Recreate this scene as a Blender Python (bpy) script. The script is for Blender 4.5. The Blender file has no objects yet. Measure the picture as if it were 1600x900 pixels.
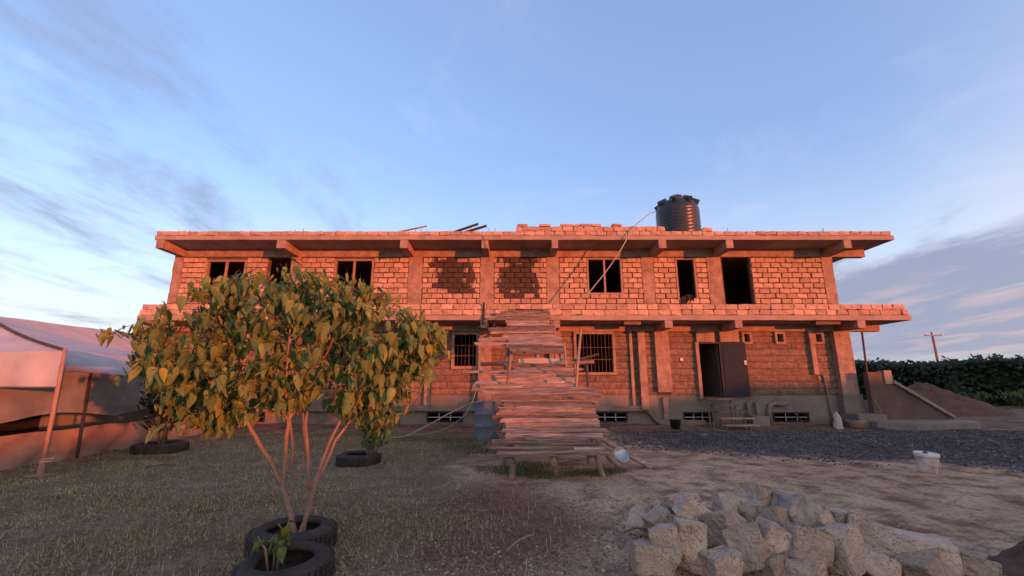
import bpy, bmesh, math, random
from mathutils import Vector, Matrix, noise, Euler
random.seed(7)
R = math.radians
sc = bpy.context.scene
C = sc.collection

# ------------------------------------------------------------------ camera
cam = bpy.data.cameras.new('camera'); cam_o = bpy.data.objects.new('camera', cam); C.objects.link(cam_o)
cam.sensor_width = 36.0; cam.lens = 36.0 * 676 / 1600
cam.clip_start = 0.05; cam.clip_end = 3000
cam_o.location = (0, 0, 1.5); cam_o.rotation_euler = (R(90 + 12.5), 0, 0)
sc.camera = cam_o

# ------------------------------------------------------------------ sky, sun, exposure
SUN_EL, SUN_AZ = 3.0, 135.0           # clockwise from +Y: the sun stands low behind the camera, to the right
sc.view_settings.view_transform = 'Standard'; sc.view_settings.look = 'None'
sc.view_settings.gamma = 1.0; sc.view_settings.use_curve_mapping = False
sc.view_settings.exposure = 2.55
world = bpy.data.worlds.new('World'); sc.world = world; world.use_nodes = True
wt = world.node_tree; wn = wt.nodes; wl = wt.links
def W(t, **k):
    n = wn.new(t)
    for a, b in k.items(): setattr(n, a, b)
    return n
def wmath(op, a, b=None, clamp=False):
    n = W('ShaderNodeMath', operation=op); n.use_clamp = clamp
    for i, v in enumerate((a, b)):
        if v is None: continue
        if hasattr(v, 'links'): wl.new(v, n.inputs[i])
        else: n.inputs[i].default_value = v
    return n.outputs[0]
def wsmooth(v, a, b):
    n = W('ShaderNodeMapRange', interpolation_type='SMOOTHSTEP'); wl.new(v, n.inputs[0])
    n.inputs[1].default_value = a; n.inputs[2].default_value = b
    return n.outputs[0]
def wmix(f, a, b):
    n = W('ShaderNodeMix', data_type='RGBA')
    for s, v in ((0, f), (6, a), (7, b)):
        if hasattr(v, 'links'): wl.new(v, n.inputs[s])
        else: n.inputs[s].default_value = v
    return n.outputs[2]
sky = W('ShaderNodeTexSky', sky_type='NISHITA', sun_disc=False)
sky.sun_elevation = R(SUN_EL); sky.sun_rotation = R(SUN_AZ)
sky.altitude = 1500; sky.air_density = 1.0; sky.dust_density = 0.6; sky.ozone_density = 2.2
tc = W('ShaderNodeTexCoord'); sep = W('ShaderNodeSeparateXYZ'); wl.new(tc.outputs['Generated'], sep.inputs[0])
dx, dy, dz = sep.outputs
# a thin pale veil of high cirrus evens the sky out
base = wmix(wmath('ADD', wmath('MULTIPLY', wsmooth(dz, 0.55, 0.0), 0.38), 0.50), sky.outputs[0], wmix(wsmooth(dz, 0.5, 0.05), (0.44, 0.52, 0.92, 1), (1.00, 1.02, 1.08, 1)))
# towards the setting sun the veil takes the evening's warm light
sd = wmath('ADD', wmath('MULTIPLY', dx, math.sin(R(SUN_AZ))), wmath('MULTIPLY', dy, math.cos(R(SUN_AZ))))
base = wmix(wmath('MULTIPLY', wsmooth(dz, 0.22, 0.0), 0.6), base, (0.94, 0.88, 0.83, 1))
base = wmix(wmath('MULTIPLY', wsmooth(sd, -0.1, 1.0), 0.75), base, wmix(wsmooth(dz, 0.7, 0.0), (0.85, 0.70, 0.74, 1), (3.0, 1.95, 1.20, 1)))
# cloud layer: direction projected onto a high plane
zc = wmath('ADD', wmath('MAXIMUM', dz, 0.0), 0.10)
comb = W('ShaderNodeCombineXYZ'); wl.new(wmath('DIVIDE', dx, zc), comb.inputs[0]); wl.new(wmath('DIVIDE', dy, zc), comb.inputs[1])
mp = W('ShaderNodeMapping'); wl.new(comb.outputs[0], mp.inputs[0])
mp.inputs['Rotation'].default_value = (0, 0, R(14)); mp.inputs['Scale'].default_value = (1.9, 0.80, 1); mp.inputs['Location'].default_value = (3.1, 1.7, 0)
n1 = W('ShaderNodeTexNoise'); wl.new(mp.outputs[0], n1.inputs['Vector']); n1.inputs['Scale'].default_value = 1.15
n1.inputs['Detail'].default_value = 9; n1.inputs['Roughness'].default_value = 0.62; n1.inputs['Distortion'].default_value = 0.35
n2 = W('ShaderNodeTexNoise'); wl.new(mp.outputs[0], n2.inputs['Vector']); n2.inputs['Scale'].default_value = 0.33; n2.inputs['Detail'].default_value = 3
n3 = W('ShaderNodeTexNoise'); wl.new(comb.outputs[0], n3.inputs['Vector']); n3.inputs['Scale'].default_value = 1.6; n3.inputs['Detail'].default_value = 8; n3.inputs['Roughness'].default_value = 0.66; n3.inputs['Distortion'].default_value = 0.5
leftw = wsmooth(wmath('SUBTRACT', wmath('MULTIPLY', dx, -1.0), wmath('MULTIPLY', dz, 0.25)), 0.15, 0.62)
rightw = wmath('MULTIPLY', wsmooth(dx, 0.30, 0.62), wsmooth(dz, 0.30, 0.10))
bias = wmath('ADD', wmath('MULTIPLY', wmath('MULTIPLY', leftw, wsmooth(dz, 0.02, 0.30)), 0.225), wmath('MULTIPLY', rightw, 0.62))
dens = wmath('ADD', wmath('ADD', n1.outputs[0], wmath('MULTIPLY', wmath('SUBTRACT', n2.outputs[0], 0.5), 0.5)), bias)
cl = wmath('MULTIPLY', wsmooth(dens, 0.60, 0.92), wsmooth(dz, 0.005, 0.06))
cloud_col = wmix(wmath('MULTIPLY', rightw, wsmooth(n1.outputs[0], 0.52, 0.36)), (0.36, 0.41, 0.59, 1), (0.62, 0.50, 0.58, 1))
wisp = wmath('MULTIPLY', wmath('MULTIPLY', wsmooth(n3.outputs[0], 0.50, 0.78), wsmooth(dz, 0.05, 0.3)), 0.30)
base = wmix(wisp, base, (0.95, 0.98, 1.12, 1))
final = wmix(wmath('MULTIPLY', cl, 0.90), base, cloud_col)
bg = wn['Background']; wl.new(final, bg.inputs[0]); bg.inputs[1].default_value = 0.15
sun = bpy.data.lights.new('sun', 'SUN'); sun.energy = 1.08; sun.angle = R(0.6); sun.color = (1.0, 0.19, 0.062)
sun_o = bpy.data.objects.new('sun', sun); C.objects.link(sun_o)
sdir = Vector((math.sin(R(SUN_AZ)) * math.cos(R(SUN_EL)), math.cos(R(SUN_AZ)) * math.cos(R(SUN_EL)), math.sin(R(SUN_EL))))
sun_o.rotation_euler = sdir.to_track_quat('Z', 'Y').to_euler(); sun_o.location = sdir * 60

# ------------------------------------------------------------------ materials
def M(name, c1, c2=None, scale=6.0, rough=0.9, bump=0.3, bscale=30.0, var=0.12, c3=None, stretch=None, metallic=0.0, transl=0.0, detail=6.0, spec=0.3, stain=None, coord='pos', hue=None, bdist=0.02, pits=0.0, pscale=45.0):
    m = bpy.data.materials.new(name); m.use_nodes = True
    t = m.node_tree; N = t.nodes; L = t.links; b = N['Principled BSDF']
    def new(tp, **k):
        n = N.new(tp)
        for a, v in k.items(): setattr(n, a, v)
        return n
    c2 = c2 or tuple(x * 0.72 for x in c1)
    if coord == 'pos': vec = new('ShaderNodeNewGeometry').outputs['Position']
    else: vec = new('ShaderNodeTexCoord').outputs['Object']
    mpn = new('ShaderNodeMapping'); L.new(vec, mpn.inputs[0])
    if stretch: mpn.inputs['Scale'].default_value = stretch
    n = new('ShaderNodeTexNoise'); L.new(mpn.outputs[0], n.inputs['Vector'])
    n.inputs['Scale'].default_value = scale; n.inputs['Detail'].default_value = detail; n.inputs['Roughness'].default_value = 0.65
    r = new('ShaderNodeValToRGB'); L.new(n.outputs[0], r.inputs[0])
    e = r.color_ramp.elements; e[0].position = 0.32; e[0].color = (*c2, 1); e[1].position = 0.68; e[1].color = (*c1, 1)
    if c3:
        q = e.new(0.5); q.color = (*c3, 1)
    col = r.outputs[0]
    # per-piece variation: object random + island random
    oi = new('ShaderNodeObjectInfo'); g = new('ShaderNodeNewGeometry')
    ad = new('ShaderNodeMath', operation='ADD'); L.new(oi.outputs['Random'], ad.inputs[0]); L.new(g.outputs['Random Per Island'], ad.inputs[1])
    fr = new('ShaderNodeMath', operation='FRACT'); L.new(ad.outputs[0], fr.inputs[0])
    mr = new('ShaderNodeMapRange'); L.new(fr.outputs[0], mr.inputs[0]); mr.inputs[3].default_value = 1 - var; mr.inputs[4].default_value = 1 + var
    if hue:
        fr2 = new('ShaderNodeMath', operation='MULTIPLY'); L.new(fr.outputs[0], fr2.inputs[0]); fr2.inputs[1].default_value = 7.31
        fr3 = new('ShaderNodeMath', operation='FRACT'); L.new(fr2.outputs[0], fr3.inputs[0])
        rr = new('ShaderNodeValToRGB'); L.new(fr3.outputs[0], rr.inputs[0])
        els = rr.color_ramp.elements; els[0].color = (*hue[0][1], 1); els[0].position = hue[0][0]; els[1].color = (*hue[-1][1], 1); els[1].position = hue[-1][0]
        for p_, c_ in hue[1:-1]:
            q = els.new(p_); q.color = (*c_, 1)
        mx = new('ShaderNodeMix', data_type='RGBA', blend_type='MULTIPLY'); mx.inputs[0].default_value = 1
        L.new(col, mx.inputs[6]); L.new(rr.outputs[0], mx.inputs[7]); col = mx.outputs[2]
    hs = new('ShaderNodeHueSaturation'); L.new(col, hs.inputs['Color']); L.new(mr.outputs[0], hs.inputs['Value']); col = hs.outputs[0]
    if pits:                                    # small pores and chips, darker than the face
        pv = new('ShaderNodeTexVoronoi'); L.new(mpn.outputs[0], pv.inputs['Vector']); pv.inputs['Scale'].default_value = pscale
        pn = new('ShaderNodeTexNoise'); L.new(mpn.outputs[0], pn.inputs['Vector']); pn.inputs['Scale'].default_value = pscale * 0.22; pn.inputs['Detail'].default_value = 4
        ps = new('ShaderNodeMath', operation='SUBTRACT'); L.new(pn.outputs[0], ps.inputs[0]); L.new(pv.outputs['Distance'], ps.inputs[1])
        pr_ = new('ShaderNodeMapRange'); L.new(ps.outputs[0], pr_.inputs[0]); pr_.inputs[1].default_value = 0.18; pr_.inputs[2].default_value = 0.40; pr_.inputs[4].default_value = pits
        pm = new('ShaderNodeMix', data_type='RGBA', blend_type='MULTIPLY'); L.new(pr_.outputs[0], pm.inputs[0]); L.new(col, pm.inputs[6]); pm.inputs[7].default_value = (0.25, 0.22, 0.2, 1); col = pm.outputs[2]
    if stain:                                   # soot / damp stains with their own place and ragged outline
        sp = new('ShaderNodeSeparateXYZ'); L.new(vec, sp.inputs[0])
        ns = new('ShaderNodeTexNoise'); ns.inputs['Scale'].default_value = 3.2; ns.inputs['Detail'].default_value = 7; ns.inputs['Roughness'].default_value = 0.7
        tot = None
        def mm(op, a, b_):
            k = new('ShaderNodeMath', operation=op)
            for i, v in enumerate((a, b_)):
                if hasattr(v, 'links'): L.new(v, k.inputs[i])
                else: k.inputs[i].default_value = v
            return k.outputs[0]
        for (x0, x1, z0, z1) in stain:
            ax = mm('DIVIDE', mm('ABSOLUTE', mm('SUBTRACT', sp.outputs[0], (x0 + x1) / 2), 0), (x1 - x0) / 2)
            az = mm('DIVIDE', mm('ABSOLUTE', mm('SUBTRACT', sp.outputs[2], (z0 + z1) / 2), 0), (z1 - z0) / 2)
            k = mm('SUBTRACT', 1.25, mm('MAXIMUM', ax, az))
            tot = k if tot is None else mm('MAXIMUM', tot, k)
        f = new('ShaderNodeMapRange', interpolation_type='SMOOTHSTEP'); L.new(mm('ADD', mm('ADD', tot, mm('MULTIPLY', mm('SUBTRACT', fr.outputs[0], 0.5), 0.75)), mm('MULTIPLY', mm('SUBTRACT', ns.outputs[0], 0.5), 1.0)), f.inputs[0])
        f.inputs[1].default_value = 0.22; f.inputs[2].default_value = 0.42; f.inputs[4].default_value = 0.95
        L.new(vec, ns.inputs['Vector'])
        mx = new('ShaderNodeMix', data_type='RGBA'); L.new(f.outputs[0], mx.inputs[0]); L.new(col, mx.inputs[6]); mx.inputs[7].default_value = (0.045, 0.032, 0.026, 1); col = mx.outputs[2]
    L.new(col, b.inputs['Base Color'])
    b.inputs['Roughness'].default_value = rough; b.inputs['Metallic'].default_value = metallic
    b.inputs['Specular IOR Level'].default_value = spec
    if bump:
        nb = new('ShaderNodeTexNoise'); L.new(mpn.outputs[0], nb.inputs['Vector']); nb.inputs['Scale'].default_value = bscale; nb.inputs['Detail'].default_value = 5
        bp = new('ShaderNodeBump'); bp.inputs['Strength'].default_value = bump; bp.inputs['Distance'].default_value = bdist
        L.new(nb.outputs[0], bp.inputs['Height']); L.new(bp.outputs[0], b.inputs['Normal'])
    if transl:
        tr = new('ShaderNodeBsdfTranslucent'); L.new(col, tr.inputs[0]); ms = new('ShaderNodeMixShader'); ms.inputs[0].default_value = transl
        L.new(b.outputs[0], ms.inputs[1]); L.new(tr.outputs[0], ms.inputs[2]); L.new(ms.outputs[0], N['Material Output'].inputs[0])
    return m
STAINS = [(-3.1, -1.65, 4.95, 6.5), (-0.4, 1.05, 4.85, 6.6)]
mt = dict(
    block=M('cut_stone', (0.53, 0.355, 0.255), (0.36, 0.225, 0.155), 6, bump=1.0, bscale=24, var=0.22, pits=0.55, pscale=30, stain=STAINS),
    mortar=M('mortar', (0.19, 0.118, 0.084), (0.075, 0.045, 0.032), 7, bump=0.9, bscale=35, var=0.0, stain=STAINS),
    concrete=M('rough_concrete', (0.40, 0.275, 0.21), (0.23, 0.15, 0.112), 3.2, pits=0.6, pscale=26, bump=1.0, bscale=18, var=0.05),
    slab=M('slab_concrete', (0.38, 0.28, 0.22), (0.26, 0.19, 0.15), 1.6, bump=0.5, bscale=10, var=0.04),
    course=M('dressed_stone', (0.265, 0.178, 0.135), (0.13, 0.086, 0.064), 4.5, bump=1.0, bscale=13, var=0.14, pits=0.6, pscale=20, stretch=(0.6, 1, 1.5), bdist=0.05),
    plaster=M('cement_plaster', (0.245, 0.212, 0.182), (0.165, 0.142, 0.122), 2.0, bump=0.35, bscale=9, var=0.03),
    brownwall=M('brown_plaster', (0.16, 0.105, 0.08), (0.10, 0.067, 0.052), 1.6, bump=0.4, bscale=9, var=0.02),
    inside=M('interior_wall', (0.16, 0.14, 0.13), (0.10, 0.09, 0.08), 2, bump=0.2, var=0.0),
    darkmetal=M('painted_steel', (0.026, 0.032, 0.045), (0.017, 0.021, 0.03), 5, rough=0.6, bump=0.1, var=0.05, spec=0.3),
    rustbar=M('rusty_steel', (0.13, 0.075, 0.055), (0.08, 0.05, 0.04), 20, rough=0.8, bump=0.2, var=0.15),
    frame=M('primed_frame', (0.36, 0.23, 0.18), (0.25, 0.16, 0.12), 8, rough=0.7, bump=0.2, var=0.05),
    plank=M('weathered_plank', (0.46, 0.325, 0.24), (0.09, 0.058, 0.040), 3.4, bump=0.9, bscale=12, var=0.55, stretch=(0.7, 9, 9), c3=(0.255, 0.17, 0.122), bdist=0.012),
    pole=M('wood_pole', (0.35, 0.26, 0.19), (0.17, 0.12, 0.09), 5, bump=0.6, bscale=20, var=0.15),
    darkwood=M('dark_timber', (0.10, 0.085, 0.075), (0.05, 0.042, 0.036), 5, bump=0.5, bscale=20, var=0.15),
    tank=M('black_plastic', (0.022, 0.024, 0.03), (0.014, 0.015, 0.019), 3, rough=0.34, bump=0.08, bscale=6, var=0.0, spec=0.5),
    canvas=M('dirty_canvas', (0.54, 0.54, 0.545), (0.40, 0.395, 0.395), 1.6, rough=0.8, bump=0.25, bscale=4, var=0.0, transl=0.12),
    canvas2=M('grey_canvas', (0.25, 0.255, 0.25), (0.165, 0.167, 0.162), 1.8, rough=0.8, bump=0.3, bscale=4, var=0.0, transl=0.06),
    skirt=M('tan_canvas', (0.34, 0.235, 0.17), (0.22, 0.15, 0.11), 1.5, rough=0.85, bump=0.35, bscale=5, var=0.0),
    tyre=M('tyre_rubber', (0.060, 0.052, 0.047), (0.026, 0.024, 0.023), 7, rough=0.75, bump=0.35, bscale=40, var=0.1),
    bark=M('smooth_bark', (0.34, 0.23, 0.17), (0.23, 0.15, 0.11), 9, bump=0.5, bscale=25, var=0.05),
    leaf=M('broad_leaf', (0.195, 0.265, 0.09), (0.12, 0.172, 0.06), 14, rough=0.5, bump=0.35, bscale=28, var=0.22, transl=0.22, coord='obj',
           hue=[(0.0, (1, 1, 1)), (0.55, (0.85, 1.0, 0.9)), (0.84, (1.1, 1.05, 0.85)), (0.96, (1.5, 1.2, 0.65)), (1.0, (2.0, 1.2, 0.5))]),
    twig=M('green_twig', (0.085, 0.075, 0.04), (0.05, 0.045, 0.024), 9, bump=0.0, var=0.1),
    darkleaf=M('dark_leaf', (0.045, 0.062, 0.030), (0.025, 0.037, 0.018), 5, rough=0.6, bump=0.0, var=0.35, transl=0.1),
    hedge=M('hedge_leaf', (0.050, 0.066, 0.026), (0.026, 0.037, 0.015), 1.5, rough=0.6, bump=0.0, var=0.4, transl=0.1),
    weed=M('yellow_weed', (0.13, 0.15, 0.05), (0.08, 0.10, 0.03), 3, rough=0.7, bump=0.0, var=0.3, transl=0.1),
    grass=M('dry_grass', (0.45, 0.385, 0.18), (0.235, 0.225, 0.095), 0.9, rough=0.8, bump=0.0, var=0.6, c3=(0.30, 0.265, 0.125)),
    greengrass=M('green_grass', (0.15, 0.165, 0.062), (0.085, 0.10, 0.038), 1.5, rough=0.75, bump=0.0, var=0.35),
    straw=M('straw', (0.42, 0.36, 0.27), (0.27, 0.22, 0.16), 4, rough=0.85, bump=0.0, var=0.35),
    gravel=M('grey_gravel', (0.15, 0.143, 0.145), (0.06, 0.058, 0.06), 3, bump=0.3, var=0.6),
    pebble=M('pale_pebble', (0.36, 0.31, 0.27), (0.22, 0.18, 0.155), 5, bump=0.4, var=0.4),
    clod=M('earth_clod', (0.20, 0.125, 0.095), (0.12, 0.07, 0.052), 5, bump=0.5, var=0.3),
    rubble=M('quarry_stone', (0.56, 0.445, 0.345), (0.34, 0.262, 0.20), 5.5, bump=1.0, bscale=22, var=0.28, pits=0.8, pscale=55, coord='obj', detail=9, bdist=0.05),
    boulder=M('grey_stone', (0.42, 0.36, 0.315), (0.18, 0.152, 0.132), 5, bump=1.0, bscale=16, var=0.06, coord='obj', detail=9, bdist=0.04),
    soil=M('heaped_soil', (0.15, 0.082, 0.056), (0.085, 0.045, 0.031), 3, bump=0.9, bscale=14, var=0.0, bdist=0.04),
    white=M('white_plastic', (0.68, 0.66, 0.65), (0.55, 0.52, 0.50), 6, rough=0.5, bump=0.1, var=0.03),
    dirtywhite=M('smeared_plastic', (0.58, 0.53, 0.50), (0.40, 0.27, 0.22), 7, rough=0.6, bump=0.3, var=0.03, c3=(0.52, 0.44, 0.40)),
    drum=M('blue_drum', (0.17, 0.21, 0.27), (0.11, 0.135, 0.17), 4, rough=0.6, bump=0.2, var=0.03),
    hose=M('pale_hose', (0.34, 0.36, 0.29), (0.26, 0.27, 0.22), 6, rough=0.5, bump=0.0, var=0.05),
    blackcloth_and_shade=M('black_cloth', (0.02, 0.02, 0.023), (0.012, 0.012, 0.014), 6, rough=0.9, bump=0.4, bscale=12, var=0.05),  # real black cloth, and painted shade on the marquee's back canvas
    blue=M('blue_plastic', (0.03, 0.07, 0.17), (0.02, 0.045, 0.11), 8, rough=0.5, bump=0.3, var=0.05),
    green=M('green_plastic', (0.03, 0.13, 0.09), (0.02, 0.08, 0.06), 8, rough=0.5, bump=0.1, var=0.05),
    red=M('red_cloth', (0.45, 0.04, 0.03), (0.34, 0.03, 0.02), 8, rough=0.9, bump=0.2, var=0.05),
    ply=M('plywood', (0.44, 0.33, 0.24), (0.33, 0.24, 0.17), 3, rough=0.8, bump=0.2, var=0.1, stretch=(1, 1, 6)),
    zinc=M('dull_tin', (0.48, 0.50, 0.53), (0.36, 0.38, 0.40), 6, rough=0.38, bump=0.15, var=0.03, metallic=0.7),
)

# ------------------------------------------------------------------ mesh helpers
class MB:
    def __init__(s): s.v = []; s.f = []
    def add(s, vs, fs):
        o = len(s.v); s.v += [tuple(v) for v in vs]; s.f += [tuple(i + o for i in f) for f in fs]; return s
    def box(s, x0, x1, y0, y1, z0, z1, jit=0.0):
        j = lambda: random.uniform(-jit, jit) if jit else 0
        vs = [(x + j(), y + j(), z + j()) for z in (z0, z1) for y in (y0, y1) for x in (x0, x1)]
        return s.add(vs, [(0, 2, 3, 1), (4, 5, 7, 6), (0, 1, 5, 4), (2, 6, 7, 3), (0, 4, 6, 2), (1, 3, 7, 5)])
    def obox(s, c, size, rot=(0, 0, 0)):
        m = Matrix.Translation(c) @ Euler(rot).to_matrix().to_4x4(); a, b, d = (k / 2 for k in size)
        vs = [m @ Vector((x, y, z)) for z in (-d, d) for y in (-b, b) for x in (-a, a)]
        return s.add(vs, [(0, 2, 3, 1), (4, 5, 7, 6), (0, 1, 5, 4), (2, 6, 7, 3), (0, 4, 6, 2), (1, 3, 7, 5)])
    def tube(s, pts, r, n=6, cap=True):
        pts = [Vector(p) for p in pts]; k = len(pts); rs = r if isinstance(r, (list, tuple)) else [r] * k
        vs = []
        for i, p in enumerate(pts):
            d = (pts[min(i + 1, k - 1)] - pts[max(i - 1, 0)]).normalized()
            u = d.orthogonal().normalized() if i == 0 else (u - d * u.dot(d)).normalized()
            w = d.cross(u)
            vs += [p + (u * math.cos(a) + w * math.sin(a)) * rs[i] for a in [2 * math.pi * j / n for j in range(n)]]
        fs = [(i * n + j, i * n + (j + 1) % n, (i + 1) * n + (j + 1) % n, (i + 1) * n + j) for i in range(k - 1) for j in range(n)]
        if cap: fs += [tuple(range(n - 1, -1, -1)), tuple((k - 1) * n + j for j in range(n))]
        return s.add(vs, fs)
    def lathe(s, prof, c=(0, 0, 0), n=32, fn=None, closed=False):
        vs = []
        for i, (r, z) in enumerate(prof):
            for j in range(n):
                a = 2 * math.pi * j / n; rr, zz = (r, z) if fn is None else fn(r, z, a, i)
                vs.append((c[0] + rr * math.cos(a), c[1] + rr * math.sin(a), c[2] + zz))
        k = len(prof); fs = []
        for i in range(k if closed else k - 1):
            i2 = (i + 1) % k
            fs += [(i * n + j, i * n + (j + 1) % n, i2 * n + (j + 1) % n, i2 * n + j) for j in range(n)]
        return s.add(vs, fs)
    def grid(s, fn, nu, nv):
        vs = [fn(i / nu, j / nv) for j in range(nv + 1) for i in range(nu + 1)]
        fs = [(j * (nu + 1) + i, j * (nu + 1) + i + 1, (j + 1) * (nu + 1) + i + 1, (j + 1) * (nu + 1) + i) for j in range(nv) for i in range(nu)]
        return s.add(vs, fs)
    def mesh(s, name, m, smooth=False):
        me = bpy.data.meshes.new(name); me.from_pydata(s.v, [], s.f); me.update()
        if m: me.materials.append(mt[m])
        if smooth: me.shade_smooth()
        return me
def link(name, me, parent=None, loc=(0, 0, 0), rot=(0, 0, 0), scale=None):
    o = bpy.data.objects.new(name, me); C.objects.link(o); o.location = loc; o.rotation_euler = rot
    if scale: o.scale = scale
    if parent: o.parent = parent
    return o
def tag(o, label=None, cat=None, group=None, kind=None):
    for k, v in (('label', label), ('category', cat), ('group', group), ('kind', kind)):
        if v: o[k] = v
    return o
def thing(name, label, cat, loc=(0, 0, 0), group=None):
    return tag(link(name, None, loc=loc), label, cat, group)
def part(name, mb, m, parent, smooth=False, kind=None, label=None):
    """mb holds world coordinates; the part's origin is the world's under a thing at its base"""
    o = link(name, mb.mesh(name, m, smooth), parent)
    if parent.type == 'EMPTY': o.location = -Vector(parent.location)
    if kind: o['kind'] = kind
    if label: o['label'] = label
    return o
def solo(name, mb, m, label, cat, group=None, smooth=False, loc=(0, 0, 0), rot=(0, 0, 0)):
    return tag(link(name, mb.mesh(name, m, smooth), loc=loc, rot=rot), label, cat, group)
def fbm(x, y, z=0.0, o=4): return noise.fractal(Vector((x, y, z)), 1.0, 2.0, o)
def sstep(a, b, x):
    t = max(0.0, min(1.0, (x - a) / (b - a))); return t * t * (3 - 2 * t)

# ------------------------------------------------------------------ ground
def heap_h(x, y): return 0.10 * math.exp(-(((x - 2.25) / 1.15) ** 2 + ((y - 4.25) / 0.42) ** 2) ** 1.5)
def gz(x, y):
    z = 0.030 * fbm(x * 0.55, y * 0.55, 3.0) + 0.012 * fbm(x * 2.3, y * 2.3, 7.0, 3)
    z += heap_h(x, y)
    g = sstep(2.4, 5.0, x) * sstep(10.2, 11.6, y + 0.25 * (x - 4)) * sstep(14.9, 13.6, y) if x < 40 else 0
    z += g * (0.08 + 0.11 * fbm(x * 0.7, y * 1.5, 5.0))
    z += 0.05 * sstep(15.0, 16.4, y) * sstep(19, 17, y)
    z += 0.25 * sstep(15, 24, y) * sstep(14, 20, x)
    return z
def spaced(a, b, n, p=1.0): return [a + (b - a) * (i / n) ** p for i in range(n + 1)]
gx = [-900, -400, -150, -60, -30] + spaced(-18, -9, 30)[:-1] + spaced(-9, 9, 200)[:-1] + spaced(9, 32, 90) + [45, 80, 180, 450, 900]
gy = [-600, -200, -80, -30, -8, 0] + spaced(1.8, 30, 230, 1.5) + [40, 60, 110, 250, 700, 2000]
gm = MB(); nx = len(gx)
for y in gy:
    for x in gx: gm.v.append((x, y, gz(x, y)))
gm.f = [(j * nx + i, j * nx + i + 1, (j + 1) * nx + i + 1, (j + 1) * nx + i) for j in range(len(gy) - 1) for i in range(nx - 1)]
def ground_material():
    m = bpy.data.materials.new('yard_earth'); m.use_nodes = True; t = m.node_tree; N = t.nodes; L = t.links; b = N['Principled BSDF']
    pos = N.new('ShaderNodeNewGeometry').outputs['Position']; sp = N.new('ShaderNodeSeparateXYZ'); L.new(pos, sp.inputs[0])
    def mm(op, a, b_=0.0):
        k = N.new('ShaderNodeMath'); k.operation = op
        for i, v in enumerate((a, b_)):
            if hasattr(v, 'links'): L.new(v, k.inputs[i])
            else: k.inputs[i].default_value = v
        return k.outputs[0]
    def nz(s, d=5):
        k = N.new('ShaderNodeTexNoise'); L.new(pos, k.inputs['Vector']); k.inputs['Scale'].default_value = s; k.inputs['Detail'].default_value = d; k.inputs['Roughness'].default_value = 0.62
        return k.outputs[0]
    def sm(v, a, b_):
        k = N.new('ShaderNodeMapRange'); k.interpolation_type = 'SMOOTHSTEP'; L.new(v, k.inputs[0]); k.inputs[1].default_value = a; k.inputs[2].default_value = b_
        return k.outputs[0]
    def mix(f, a, b_):
        k = N.new('ShaderNodeMix'); k.data_type = 'RGBA'
        for s_, v in ((0, f), (6, a), (7, b_)):
            if hasattr(v, 'links'): L.new(v, k.inputs[s_])
            else: k.inputs[s_].default_value = v if s_ == 0 else (*v, 1)
        return k.outputs[2]
    x, y = sp.outputs[0], sp.outputs[1]
    big, mid, fine = nz(0.45, 4), nz(2.2, 6), nz(18, 6)
    dirt = mix(sm(big, 0.38, 0.62), (0.47, 0.325, 0.205), (0.53, 0.39, 0.255))
    dirt = mix(sm(mid, 0.40, 0.68), dirt, (0.235, 0.150, 0.108))
    redx = mm('ADD', mm('POWER', mm('DIVIDE', mm('SUBTRACT', x, -0.45), 1.45), 2.0), mm('POWER', mm('DIVIDE', mm('SUBTRACT', y, 5.4), 2.1), 2.0))
    dirt = mix(mm('MULTIPLY', sm(mm('ADD', redx, mm('MULTIPLY', mm('SUBTRACT', mid, 0.5), 2.2)), 1.3, 0.2), 0.85), dirt, (0.150, 0.068, 0.046))
    gsoil = mix(sm(mid, 0.35, 0.65), (0.155, 0.118, 0.072), (0.235, 0.19, 0.115))
    edge = mm('ADD', mm('ADD', x, 0.9), mm('MULTIPLY', mm('SUBTRACT', big, 0.5), 3.0))
    col = mix(sm(edge, 0.45, -0.45), dirt, gsoil)
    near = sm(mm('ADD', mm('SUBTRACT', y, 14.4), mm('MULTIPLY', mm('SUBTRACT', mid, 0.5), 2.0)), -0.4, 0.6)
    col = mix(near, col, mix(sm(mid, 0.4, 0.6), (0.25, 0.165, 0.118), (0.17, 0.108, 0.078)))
    gf = mm('MULTIPLY', sm(mm('ADD', mm('SUBTRACT', x, 2.6), mm('MULTIPLY', mm('SUBTRACT', mid, 0.5), 3.0)), 0.0, 1.5),
            mm('MULTIPLY', sm(mm('ADD', mm('ADD', y, mm('MULTIPLY', mm('SUBTRACT', x, 4.0), 0.42)), mm('MULTIPLY', mm('SUBTRACT', mid, 0.5), 2.0)), 9.9, 11.2), sm(y, 15.2, 14.1)))
    gf = mm('MULTIPLY', gf, sm(x, 24.0, 18.0))
    col = mix(gf, col, mix(sm(fine, 0.35, 0.65), (0.055, 0.052, 0.054), (0.105, 0.10, 0.10)))
    grain = mix(sm(fine, 0.3, 0.7), (0.62, 0.62, 0.62), (1.22, 1.2, 1.18))
    k = N.new('ShaderNodeMix'); k.data_type = 'RGBA'; k.blend_type = 'MULTIPLY'; k.inputs[0].default_value = 1; L.new(col, k.inputs[6]); L.new(grain, k.inputs[7])
    ruts = sm(nz(1.1, 7), 0.50, 0.66); k2 = N.new('ShaderNodeMix'); k2.data_type = 'RGBA'; k2.blend_type = 'MULTIPLY'; L.new(mm('MULTIPLY', ruts, 0.55), k2.inputs[0]); L.new(k.outputs[2], k2.inputs[6]); k2.inputs[7].default_value = (0.55, 0.46, 0.42, 1)
    L.new(k2.outputs[2], b.inputs['Base Color']); b.inputs['Roughness'].default_value = 0.95; b.inputs['Specular IOR Level'].default_value = 0.15
    bp = N.new('ShaderNodeBump'); bp.inputs['Strength'].default_value = 1.0; bp.inputs['Distance'].default_value = 0.05
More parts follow.
